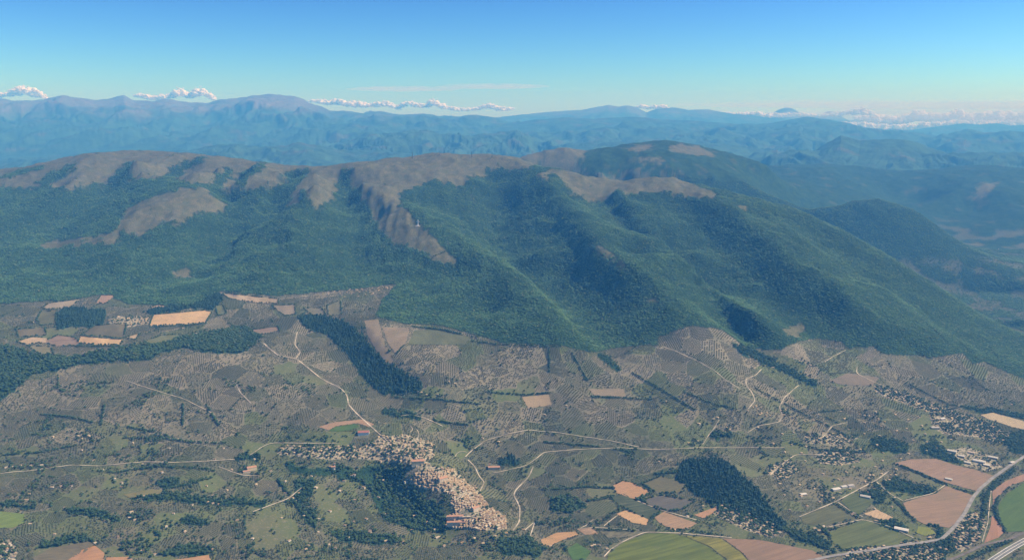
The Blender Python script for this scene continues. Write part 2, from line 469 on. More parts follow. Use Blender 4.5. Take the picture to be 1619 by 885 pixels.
GULLY = [
    [(168, 293), (183, 276), (202, 257), (213, 260), (196, 278), (188, 294)], [(258, 284), (272, 263), (318, 248), (328, 250), (302, 267), (278, 282)],
    [(326, 304), (338, 281), (360, 267), (370, 273), (351, 293), (342, 306)], [(370, 290), (393, 264), (417, 257), (422, 264), (397, 279), (380, 296)],
    [(428, 326), (448, 284), (458, 270), (487, 266), (486, 275), (470, 292), (450, 326)], [(58, 292), (72, 277), (98, 268), (122, 255), (122, 264), (97, 281), (72, 293)],
    [(520, 325), (532, 296), (536, 275), (550, 266), (557, 290), (576, 330), (594, 385), (560, 400)], [(0, 280), (30, 270), (70, 262), (70, 268), (30, 277), (0, 287)],
    [(474, 300), (482, 298), (486, 318), (480, 326), (474, 326)], [(868, 300), (866, 275), (882, 274), (894, 292), (905, 310)], [(964, 322), (968, 303), (984, 300), (988, 318)],
]
WOODS = {
    'plateau': [(-400, 545), (0, 545), (60, 560), (110, 565), (160, 555), (210, 545), (260, 540), (330, 525), (385, 515), (415, 530), (400, 548), (380, 560), (330, 558), (290, 550), (250, 560), (240, 568), (200, 572),
                (140, 575), (110, 582), (50, 592), (0, 635), (-400, 655)],
    'plateau2': [(88, 500), (98, 486), (125, 488), (168, 492), (160, 520), (120, 516), (90, 521)],
    'wedge': [(232, 492), (262, 484), (300, 460), (320, 432), (352, 470), (340, 490), (300, 488), (235, 500)],
    'strip': [(465, 500), (500, 498), (540, 508), (575, 530), (590, 555), (620, 580), (660, 600), (674, 615), (640, 625), (605, 623), (590, 615), (570, 592), (550, 562), (520, 532), (480, 516)],
    'town': [(440, 722), (470, 735), (520, 738), (640, 738), (640, 756), (600, 764), (640, 768), (700, 800), (708, 842), (650, 838), (605, 822), (592, 792), (575, 765), (520, 752), (460, 746)],
    'garden': [(465, 754), (500, 758), (496, 776), (478, 800), (468, 790)],
    'hill': [(1075, 730), (1130, 722), (1160, 740), (1190, 765), (1215, 800), (1245, 832), (1225, 840), (1180, 815), (1130, 800), (1095, 780), (1070, 760)],
    'copse': [(866, 790), (900, 784), (932, 800), (900, 812), (870, 806)],
    'villa': [(788, 726), (812, 721), (826, 733), (808, 738), (786, 736)],
    'grove': [(1118, 686), (1135, 680), (1162, 686), (1155, 693), (1120, 692)],
    'gully': [(1150, 540), (1200, 556), (1232, 576), (1292, 604), (1296, 611), (1278, 609), (1240, 590), (1200, 572), (1165, 556)],
    'gully2': [(940, 556), (960, 562), (985, 585), (978, 588), (950, 570)],
    'farm': [(370, 722), (395, 716), (412, 722), (408, 730), (385, 728), (372, 730)],
    'patch1': [(244, 765), (262, 754), (284, 758), (280, 770), (258, 772)],
    'patch2': [(0, 795), (20, 792), (60, 800), (58, 806), (20, 802), (0, 804)],
    'patch3': [(100, 806), (140, 802), (165, 812), (195, 820), (190, 826), (150, 818), (105, 810)],
    'patch4': [(200, 783), (260, 776), (330, 786), (420, 790), (420, 800), (330, 798), (280, 792), (205, 788)],
    'patch5': [(280, 825), (300, 815), (330, 822), (330, 830), (300, 832)], 'patch6': [(262, 866), (300, 858), (345, 866), (320, 880), (270, 880)],
    'patch7': [(60, 858), (100, 848), (140, 844), (150, 850), (110, 858), (70, 866)], 'patch8': [(470, 800), (500, 806), (500, 840), (478, 820)],
    'patch9': [(1370, 695), (1400, 690), (1440, 705), (1430, 718), (1390, 712)], 'patch10': [(1450, 705), (1480, 698), (1500, 715), (1530, 735), (1500, 730), (1460, 718)],
    'patch11': [(1395, 762), (1412, 756), (1480, 772), (1482, 784), (1450, 782), (1400, 772)], 'patch12': [(1360, 780), (1385, 772), (1402, 782), (1395, 798), (1370, 795)],
    'patch13': [(1580, 690), (1619, 680), (1700, 690), (1700, 720), (1600, 716)], 'patch14': [(1480, 835), (1500, 842), (1510, 868), (1490, 880), (1478, 860)],
    'patch15': [(1240, 832), (1290, 845), (1320, 860), (1300, 868), (1250, 850)], 'patch16': [(510, 835), (560, 840), (640, 850), (620, 862), (540, 856)],
    'patch17': [(780, 852), (840, 846), (862, 868), (850, 880), (790, 875)], 'patch18': [(1380, 822), (1410, 820), (1445, 838), (1420, 842), (1390, 834)],
    'patch19': [(600, 645), (640, 650), (680, 662), (650, 664), (605, 655)], 'patch20': [(1500, 640), (1560, 645), (1619, 655), (1619, 662), (1560, 655)],
}
TOWN = {                                                       # built-up ground: outline, houses wanted
    'old': [(640, 738), (662, 728), (690, 738), (722, 742), (735, 762), (752, 770), (772, 800), (800, 818), (800, 836), (760, 838), (705, 832), (706, 818), (722, 808), (712, 795), (716, 782), (690, 776), (660, 768), (635, 756)],
    'upper': [(560, 712), (585, 700), (600, 690), (640, 686), (672, 696), (690, 705), (684, 725), (660, 732), (610, 730), (560, 724)],
    'north': [(435, 712), (452, 704), (520, 706), (560, 704), (565, 724), (520, 726), (440, 718)],
    'terrace': [(705, 816), (745, 816), (745, 828), (705, 826)],
    'valley': [(1470, 655), (1505, 650), (1560, 665), (1600, 690), (1580, 700), (1540, 690), (1490, 685), (1475, 675)],
    'industry': [(1490, 712), (1530, 706), (1570, 722), (1585, 738), (1560, 745), (1525, 735), (1495, 724)],
    'suburb': [(1515, 818), (1545, 808), (1560, 822), (1548, 850), (1520, 872), (1505, 865)],
    'station': [(1340, 868), (1400, 858), (1460, 855), (1500, 870), (1490, 892), (1330, 892)],
    'hamlet': [(1130, 795), (1160, 800), (1210, 820), (1240, 838), (1220, 850), (1180, 838), (1120, 808)],
    'roadside': [(1290, 720), (1330, 705), (1345, 715), (1360, 730), (1330, 735), (1295, 732)],
    'roadside2': [(1215, 735), (1250, 726), (1265, 745), (1235, 760), (1215, 750)],
    'slope': [(1380, 610), (1405, 612), (1450, 630), (1500, 645), (1510, 655), (1470, 652), (1410, 632), (1385, 620)],
    'crossroads': [(1270, 690), (1300, 684), (1360, 690), (1330, 704), (1275, 700)],
    'collepino': [(172, 505), (190, 500), (235, 500), (238, 512), (200, 518), (175, 514)],
    'southwest': [(-20, 858), (15, 852), (28, 866), (25, 885), (-20, 890)],
}
_wx = fbm(GX / 90, GY / 110, 3, 41) * 9; _wy = fbm(GX / 90 + 50, GY / 110, 3, 45) * 6
QX, QY = GPX + _wx, GPY + _wy
HX, HY = GPX + _wx * .35, GPY + _wy * .3
agri = inpoly(HX, HY, AGRI) & GVIS & (GY < 6200)
grass = np.zeros(agri.shape, bool)
for p in GRASS: grass |= inpoly(QX, QY, p)
for p in GULLY: grass &= ~inpoly(QX, QY, p)
grass &= ~agri
wood = np.zeros(agri.shape, bool)
for p in WOODS.values(): wood |= inpoly(HX, HY, p)
wood &= agri
town = np.zeros(agri.shape, bool)
for p in TOWN.values(): town |= inpoly(GPX, GPY, p)
town &= agri & ~wood
def blur(g, n):
    g = g.astype(float)
    for ax in (0, 1):
        c_ = np.cumsum(np.concatenate([np.repeat(np.take(g, [0], ax), n + 1, ax), g, np.repeat(np.take(g, [-1], ax), n, ax)], ax), ax)
        m_ = g.shape[ax]; w_ = 2 * n + 1
        g = (np.take(c_, range(w_, w_ + m_), ax) - np.take(c_, range(0, m_), ax)) / w_
    return g
spk = fbm(GX / 60, GY / 70, 4, 61, .6)
_gb = blur(blur(grass, 2), 2)
grass_a = smooth(.26, .74, _gb + .55 * spk + .28 * fbm(GX / 190, GY / 230, 3, 63)) * (_gb > .02) * ~agri
_wb = blur(wood, 2)
wood = (_wb + .55 * fbm(GX / 34, GY / 40, 3, 65) > .5) & agri & (_wb > .05)
# farm plots: each has its own soil and planting
PGX, PGY = 38.0, 18.0
_r = np.random.default_rng(77)
_pi, _pj = int(1960 / PGX), int(540 / PGY)
SPXg = -160 + (np.arange(_pi)[None, :] + .5) * PGX + _r.uniform(-.42, .42, (_pj, _pi)) * PGX + (np.arange(_pj)[:, None] % 2) * PGX * .5
SPYg = 450 + (np.arange(_pj)[:, None] + .5) * PGY + _r.uniform(-.42, .42, (_pj, _pi)) * PGY
_hx, _hy, _hz = hit(SPXg.ravel(), SPYg.ravel())
SX, SY = _hx.reshape(_pj, _pi), _hy.reshape(_pj, _pi)
_low = smooth(645, 720, SPYg + .04 * (SPXg - 800))             # the low terraces are greener than the dry upper groves
PLOT = np.clip(_r.random((_pj, _pi)) - .45 * _low, 0, 1); PLOT2 = np.clip(_r.random((_pj, _pi)) + .22 * _low, 0, 1)
for _poly, _v in (([(0, 640), (50, 595), (140, 590), (130, 645), (0, 655)], .8), ([(310, 563), (384, 563), (380, 590), (305, 590)], 1.0), ([(290, 612), (370, 606), (400, 640), (345, 650)], 1.0), ([(200, 590), (240, 565), (310, 563), (300, 605), (205, 607)], .75),
                  ([(575, 506), (600, 505), (745, 532), (680, 600), (650, 597), (595, 550)], .8), ([(796, 545), (868, 543), (868, 592), (800, 592)], .75), ([(1050, 530), (1090, 515), (1145, 530), (1130, 560)], .8)):
    _q = inpoly(SPXg, SPYg, _poly); PLOT[_q] = _v; PLOT2[_q] = .2
plot = np.zeros(agri.shape); plot2 = np.zeros(agri.shape); edge_d = np.full(agri.shape, 99.0)
_k = np.nonzero(agri)
_vx, _vy, _ppx, _ppy = GX[_k], GY[_k], GPX[_k], GPY[_k]
_ci = np.floor((_ppx + 160) / PGX).astype(int); _cj = np.floor((_ppy - 450) / PGY).astype(int)
_b1 = np.full(len(_vx), 1e9); _b2 = np.full(len(_vx), 1e9); _p = np.zeros(len(_vx)); _p2 = np.zeros(len(_vx))
for dj in (-2, -1, 0, 1, 2):
    for di in (-2, -1, 0, 1, 2):
        j_ = np.clip(_cj + dj, 0, _pj - 1); i_ = np.clip(_ci + di, 0, _pi - 1)
        d_ = np.hypot(_vx - SX[j_, i_], _vy - SY[j_, i_])
        w_ = d_ < _b1
        _b2 = np.where(w_, _b1, np.minimum(_b2, np.where(d_ > _b1 + 1e-6, d_, 1e9)))
        _b1 = np.where(w_, d_, _b1); _p = np.where(w_, PLOT[j_, i_], _p); _p2 = np.where(w_, PLOT2[j_, i_], _p2)
plot[_k] = _p; plot2[_k] = _p2
far_low = (~agri) & (GZ < 430) & (GY > 5600)                   # floor of the side valley: farmland
valley = far_low * smooth(430, 360, GZ)
clear = smooth(.30, .50, fbm(GX / 230, GY / 260, 4, 71)) * .35 * smooth(8300, 9200, GY)
forest_a = np.where(agri, wood * 1.0, (1 - grass_a) * (1 - valley * smooth(-.1, .25, fbm(GX / 260, GY / 330, 3, 77)) * .75) * (1 - clear))
grass_a = np.where(agri, 0, np.maximum(grass_a, clear))

me = grid_mesh('ground', GX, GY, GZ)
set_attr(me, 'forest', forest_a); set_attr(me, 'grass', grass_a); set_attr(me, 'town', town * 1.0); set_attr(me, 'plot', plot); set_attr(me, 'plot_green', plot2)
m = NT('land', .95, .05)
n_big, n_mid, n_fine = m.noise(.004, 4), m.noise(.018, 4), m.noise(.12, 4, .65)
forest_c = m.mix(m.ramp(n_mid, .35, .68), (.016, .040, .022), (.040, .078, .026))
forest_c = m.mix(m.ramp(n_fine, .38, .66), m.mix(.7, forest_c, (.010, .024, .016)), forest_c)
grass_c = m.mix(m.ramp(n_mid, .3, .7), (.068, .070, .036), (.126, .113, .062))
grass_c = m.mix(m.ramp(n_fine, .46, .62), grass_c, (.062, .066, .036))
_st = m.n('ShaderNodeMapping'); m.put(_st.inputs['Vector'], m.pos()); _st.inputs['Scale'].default_value = (.022, .0045, .02)
grass_c = m.mix(m.math('MULTIPLY', m.ramp(m.noise(1.0, 4, .65, _st.outputs[0]), .45, .66), .6), grass_c, (.075, .082, .040))     # streaks of green down the slope
grass_c = m.mix(m.ramp(m.noise(.045, 5, .7), .60, .72), grass_c, (.20, .175, .125))
soil_c = m.mix(m.attr('plot'), (.076, .082, .047), (.190, .168, .118))
soil_c = m.mix(m.ramp(m.attr('plot_green'), .62, .80), soil_c, (.085, .105, .042))
soil_c = m.mix(m.math('MULTIPLY', m.ramp(n_big, .4, .7), .5), soil_c, (.12, .105, .07))
soil_c = m.mix(m.math('MULTIPLY', m.ramp(n_mid, .45, .75), .5), soil_c, (.075, .090, .042))
soil_c = m.mix(m.math('MULTIPLY', m.ramp(n_fine, .5, .72), .6), soil_c, (.21, .175, .125))
town_c = m.mix(m.ramp(n_fine, .4, .6), (.10, .105, .06), (.34, .29, .22))
c = m.mix(m.attr('town'), soil_c, town_c)
c = m.mix(m.attr('grass'), c, grass_c)
c = m.mix(m.attr('forest'), c, forest_c)
m.bump(m.math('MULTIPLY', m.noise(.10, 3, .6), m.math('ADD', m.math('MULTIPLY', m.attr('forest'), 9.0), .8)), 1.0, .8)
m.color(c)
ground_o = tag(link('ground', me, m.m), 'hillside and mountain land under olive groves, forest and bare summit pasture', 'hillside', kind='structure')

# ------------------------------------------------------------------ far country
def far_mat(name, wood_c, bare_c, bare_lo, bare_hi):
    m = NT(name, .95, .05)
    z = m.n('ShaderNodeSeparateXYZ'); m.put(z.inputs[0], m.pos())
    n = m.noise(.0009, 6, .62)
    alt = m.math('ADD', z.outputs[2], m.math('MULTIPLY', m.math('SUBTRACT', n, .5), 1500.0))
    c = m.mix(m.ramp(m.noise(.003, 5, .6), .35, .65), wood_c, tuple(v * 1.9 for v in wood_c))
    c = m.mix(m.ramp(m.noise(.0016, 5, .6), .56, .66), c, (.055, .066, .040))
    c = m.mix(m.ramp(alt, bare_lo, bare_hi), c, m.mix(m.ramp(m.noise(.004, 5, .65), .4, .65), bare_c, tuple(v * 1.35 for v in bare_c)))
    m.bump(m.noise(.006, 6, .6), 90.0, .4)
    return m.color(c)
FARM = far_mat('far_hill_land', (.020, .042, .024), (.085, .078, .066), 1300, 1900)
FARM2 = far_mat('far_mountain_land', (.018, .040, .024), (.090, .084, .080), 1400, 2200)

me = bpy.data.meshes.new('plain')
me.from_pydata([(-36000, -2000, 150), (36000, -2000, 150), (36000, 44000, 150), (-36000, 44000, 150)], [], [(0, 1, 2, 3)])
m = NT('plain_land', .95, .05)
m.color(m.mix(m.ramp(m.noise(.0012, 6, .6), .4, .6), (.05, .075, .035), (.16, .14, .085)))
tag(link('plain', me, m.m), 'hazy valley floor between the far ranges', 'plain', kind='structure')

def hill_range(label, pts, front, back, base, amp, mat, seed, lam, nc=520, nr=84, ends=None, cn=1.0):
    """a chain of hills: skyline as photo x, photo y, distance; spurs run down both sides of it"""
    p = np.array(pts, float)
    xs, ys, _ = at_dist(p[:, 0], p[:, 1], p[:, 2])
    us, zc0 = xs / ys, at_dist(p[:, 0], p[:, 1], p[:, 2])[2]
    u = np.linspace(us[0], us[-1], nc)
    dc = np.interp(u, us, p[:, 2]); zc = np.interp(u, us, zc0)
    t = np.concatenate([-np.linspace(1, 0, nr * 2 // 3) ** 1.25, np.linspace(0, 1, nr - nr * 2 // 3 + 1)[1:]])
    Y = np.where(t[:, None] < 0, dc[None] + t[:, None] * front, dc[None] + t[:, None] * back)
    X = u[None] * Y
    T = np.abs(t)[:, None]
    wob = fbm(X / lam / 2.2, Y / lam / 2.2, 3, seed + 9)
    body = np.clip(1 - T ** .92, 0, 1) * (1 + .25 * wob * T * 1.5)
    r = ridged(X / lam + wob * .5, Y / lam / 1.7 + wob * .5, 5, seed, .52)
    Z = base + (zc[None] - base) * body + amp * (r - .75) * smooth(0.0, .30, T) * smooth(1.0, .75, T)
    Z = Z + cn * amp * .24 * fbm(X / lam * 5, Y / lam * 5, 4, seed + 3) * smooth(.25, 0, T)
    if ends:
        e = smooth(0, ends, (u - u[0])) * smooth(0, ends, (u[-1] - u))
        Z = base + (Z - base) * e[None]
    Z = Z - (T > .999) * 120
    return tag(link('mountain_range', grid_mesh('mountain_range', X, Y, Z), mat), label, 'mountain range', kind='structure')

hill_range('low dark blue hills just behind the massif', [(-320, 268, 19000), (-100, 266, 19000), (0, 262, 19000), (60, 256, 19000), (110, 250, 19000), (170, 241, 19000), (240, 238, 19000), (300, 238, 19000), (340, 230, 19000),
            (370, 227, 19000), (410, 232, 19000), (450, 230, 19000), (475, 226, 19000), (510, 232, 19000), (545, 238, 19000), (600, 236, 19000), (680, 246, 19000), (780, 256, 19000)], 3200, 2500, 450, 150, FARM, 101, 1100)
hill_range('rounded blue hill with bare top in front of the high range', [(440, 246, 21500), (500, 236, 21500), (540, 226, 21500), (580, 215, 21500), (615, 211, 21500), (650, 208, 21500), (675, 206, 21500), (700, 212, 21500), (740, 214, 21500), (770, 211, 21500),
            (800, 209, 21500), (818, 207, 21500), (835, 213, 21500), (850, 223, 21500), (880, 232, 21500), (940, 244, 21500)], 3600, 3000, 500, 260, FARM, 131, 1500, ends=.015)
hill_range('soft blue hills stepping away in the side valley', [(850, 240, 20000), (900, 233, 20000), (960, 226, 20000), (1030, 222, 20000), (1100, 227, 20000), (1150, 231, 20000), (1200, 238, 20000), (1240, 243, 20000), (1300, 246, 20000)], 4500, 3500, 450, 230, FARM, 141, 1700, ends=.02)
hill_range('low dark wooded hill before the pointed hill', [(1185, 262, 17300), (1220, 245, 17300), (1250, 238, 17300), (1290, 237, 17300), (1330, 243, 17300), (1360, 240, 17300), (1400, 240, 17300), (1450, 243, 17300), (1500, 243, 17300), (1540, 240, 17300),
            (1580, 241, 17300), (1640, 243, 17300), (1750, 240, 17300), (1900, 246, 17300)], 3000, 2500, 420, 170, FARM, 151, 1200)
hill_range('pointed blue hill with a long even shoulder', [(1270, 246, 17600), (1290, 237, 17600), (1310, 224, 17600), (1330, 215, 17600), (1345, 218, 17600), (1360, 222, 17600), (1400, 220, 17600), (1430, 221, 17600), (1455, 227, 17600), (1480, 236, 17600), (1510, 246, 17600)],
           2800, 2600, 450, 80, FARM, 161, 1300, ends=.012)
hill_range('high bare mountain range with a flat-topped summit', [(-340, 166, 33000), (-200, 160, 33000), (-80, 168, 33000), (0, 157, 33000), (50, 160, 33000), (100, 152, 33000), (112, 153, 33000), (150, 158, 33000), (180, 155, 33000), (196, 151, 33000), (212, 158, 33000), (240, 160, 33000),
            (270, 157, 33000), (300, 162, 33000), (330, 163, 33000), (350, 157, 33000), (375, 155, 33000), (400, 151, 33000), (430, 149, 33000), (465, 152, 33000), (482, 159, 33000), (500, 167, 32700), (520, 174, 32500), (545, 176, 32500), (575, 179, 32500),
            (605, 177, 32500), (640, 182, 32500), (670, 180, 32500), (700, 184, 32500), (735, 183, 32500), (765, 189, 32500), (800, 194, 32500), (850, 205, 32500)], 11500, 5000, 520, 400, FARM2, 171, 2800, nc=620, nr=120, ends=.012, cn=.6)
hill_range('jagged mid blue range between the side valley hills', [(800, 222, 25500), (850, 212, 25500), (890, 206, 25500), (920, 209, 25500), (960, 203, 25500), (1000, 207, 25500), (1040, 201, 25500), (1090, 208, 25500), (1140, 204, 25500), (1180, 209, 25500), (1230, 203, 25500), (1265, 199, 25500), (1290, 222, 25500), (1350, 228, 25500), (1400, 231, 25500),
            (1450, 229, 25500), (1490, 212, 25500), (1530, 207, 25500), (1560, 211, 25500), (1600, 207, 25500), (1640, 212, 25500), (1750, 206, 25500), (1920, 212, 25500)], 5000, 3000, 420, 300, FARM, 221, 1900, ends=.012)
hill_range('pale range beyond the side valley', [(740, 206, 29000), (800, 196, 29000), (850, 189, 29000), (900, 186, 29000), (940, 188, 29000), (1000, 185, 29000), (1060, 190, 29000), (1120, 192, 29000), (1170, 196, 29000), (1215, 195, 29000), (1245, 190, 29000), (1272, 185, 29000), (1300, 188, 29000),
            (1330, 192, 29000), (1360, 200, 29000), (1400, 206, 29000), (1430, 210, 29000), (1480, 214, 29000), (1560, 218, 29000), (1700, 216, 29000), (1920, 220, 29000)], 8500, 4500, 420, 290, FARM2, 181, 2400, nc=560, nr=90, ends=.015, cn=.5)
hill_range('faint blue range on the horizon', [(760, 190, 40500), (800, 184, 40500), (840, 180, 40500), (880, 176, 40500), (920, 174, 40500), (945, 169, 40500), (962, 166, 40500), (978, 169, 40500), (992, 167, 40500), (1008, 171, 40500), (1022, 178, 40500), (1040, 172, 40500), (1062, 170, 40500), (1090, 174, 40500), (1120, 173, 40500),
            (1150, 179, 40500), (1200, 184, 40500), (1240, 190, 40500), (1300, 197, 40500), (1380, 205, 40500), (1430, 208, 40500), (1460, 203, 40500), (1500, 198, 40500), (1525, 195, 40500), (1545, 198, 40500), (1575, 195, 40500), (1600, 199, 40500), (1640, 196, 40500), (1780, 190, 40500), (1920, 195, 40500)],
           6000, 3800, 420, 200, FARM2, 191, 2400, nc=620, nr=70, ends=.01, cn=.45)
hill_range('two pointed blue peaks rising out of distant cloud', [(-500, 200, 64000), (0, 200, 64000), (700, 198, 64000), (1000, 198, 64000), (1190, 196, 64000), (1215, 182, 64000), (1230, 174, 64000), (1240, 171, 64000), (1245, 169, 64000), (1254, 172, 64000), (1268, 181, 64000), (1285, 186, 64000), (1300, 180, 64000), (1311, 175, 64000), (1320, 179, 64000), (1340, 190, 64000), (1400, 202, 64000), (1619, 204, 64000), (2100, 204, 64000)], 6000, 4000, -1500, 150, FARM2, 201, 3000, nc=500, nr=50)

# ------------------------------------------------------------------ air
me = bpy.data.meshes.new('haze')
bm = bmesh.new()
bmesh.ops.create_cube(bm, size=1.0, matrix=Matrix.Translation((0, 20500, 1424)) @ Matrix.Diagonal((76000, 49000, 2552, 1)))
bm.to_mesh(me); bm.free()
hz = bpy.data.materials.new('haze_air')
hz.use_nodes = True
hz.node_tree.nodes.clear()
ho = hz.node_tree.nodes.new('ShaderNodeOutputMaterial')
hv = hz.node_tree.nodes.new('ShaderNodeVolumePrincipled')
hv.inputs['Color'].default_value = (.085, .40, 1.0, 1)
hv.inputs['Absorption Color'].default_value = (.85, .85, .85, 1)
hv.inputs['Density'].default_value = 5.2e-5
hv.inputs['Anisotropy'].default_value = 0.0
hz.node_tree.links.new(hv.outputs[0], ho.inputs['Volume'])
tag(link('haze', me, hz), 'thin blue haze filling the air over the land', 'haze', kind='stuff')
# ------------------------------------------------------------------ fields: sheets laid on the land
from mathutils.geometry import delaunay_2d_cdt

def drape_poly(poly_px, step, lift):
    p = densify([tuple(q) for q in poly_px] + [tuple(poly_px[0])], 4)[:-1]
    x, y, z = hit(p[:, 0], p[:, 1])
    b = np.stack([x, y], 1)
    gx, gy = np.meshgrid(np.arange(x.min(), x.max(), step), np.arange(y.min(), y.max(), step))
    gx = gx.ravel(); gy = gy.ravel()
    k = inpoly(gx, gy, b)
    pts = [Vector(t) for t in b] + [Vector(t) for t in zip(gx[k], gy[k])]
    n = len(b)
    v, e, f, *_ = delaunay_2d_cdt(pts, [], [list(range(n))], 1, .01)
    v = np.array([tuple(q) for q in v])
    zz = ground(v[:, 0], v[:, 1]) + lift
    return [(*a, c) for a, c in zip(v.tolist(), zz.tolist())], [tuple(q) for q in f], b

_fm = {}
def field_mat(c, ang, rows, contrast):
    c = tuple(v * .74 for v in c)
    key = (c, ang, rows, contrast)
    if key in _fm: return _fm[key]
    m = NT('field_soil', .95, .05)
    mp = m.n('ShaderNodeMapping'); m.put(mp.inputs['Vector'], m.pos()); mp.inputs['Rotation'].default_value = (0, 0, math.radians(ang))
    st = m.n('ShaderNodeMapping'); m.put(st.inputs['Vector'], mp.outputs[0]); st.inputs['Scale'].default_value = (1.0 / rows, .004, 1)
    streak = m.noise(1.0, 3, .6, st.outputs[0])
    dk = tuple(v * (1 - contrast) for v in c); lt = tuple(min(.8, v * (1 + contrast * .6)) for v in c)
    cc = m.mix(m.ramp(streak, .32, .68), dk, lt)
    cc = m.mix(m.math('MULTIPLY', m.ramp(m.noise(.012, 5, .6), .45, .7), .55), cc, (c[0] * .75, c[1] * .85, c[2] * .8))
    cc = m.mix(m.math('MULTIPLY', m.ramp(m.noise(.15, 3, .6), .5, .8), .25), cc, lt)
    cc = m.mix(m.math('MULTIPLY', m.ramp(m.noise(.03, 5, .65), .58, .72), .5), cc, (.12, .115, .06))
    m.color(cc)
    _fm[key] = m.m
    return m.m

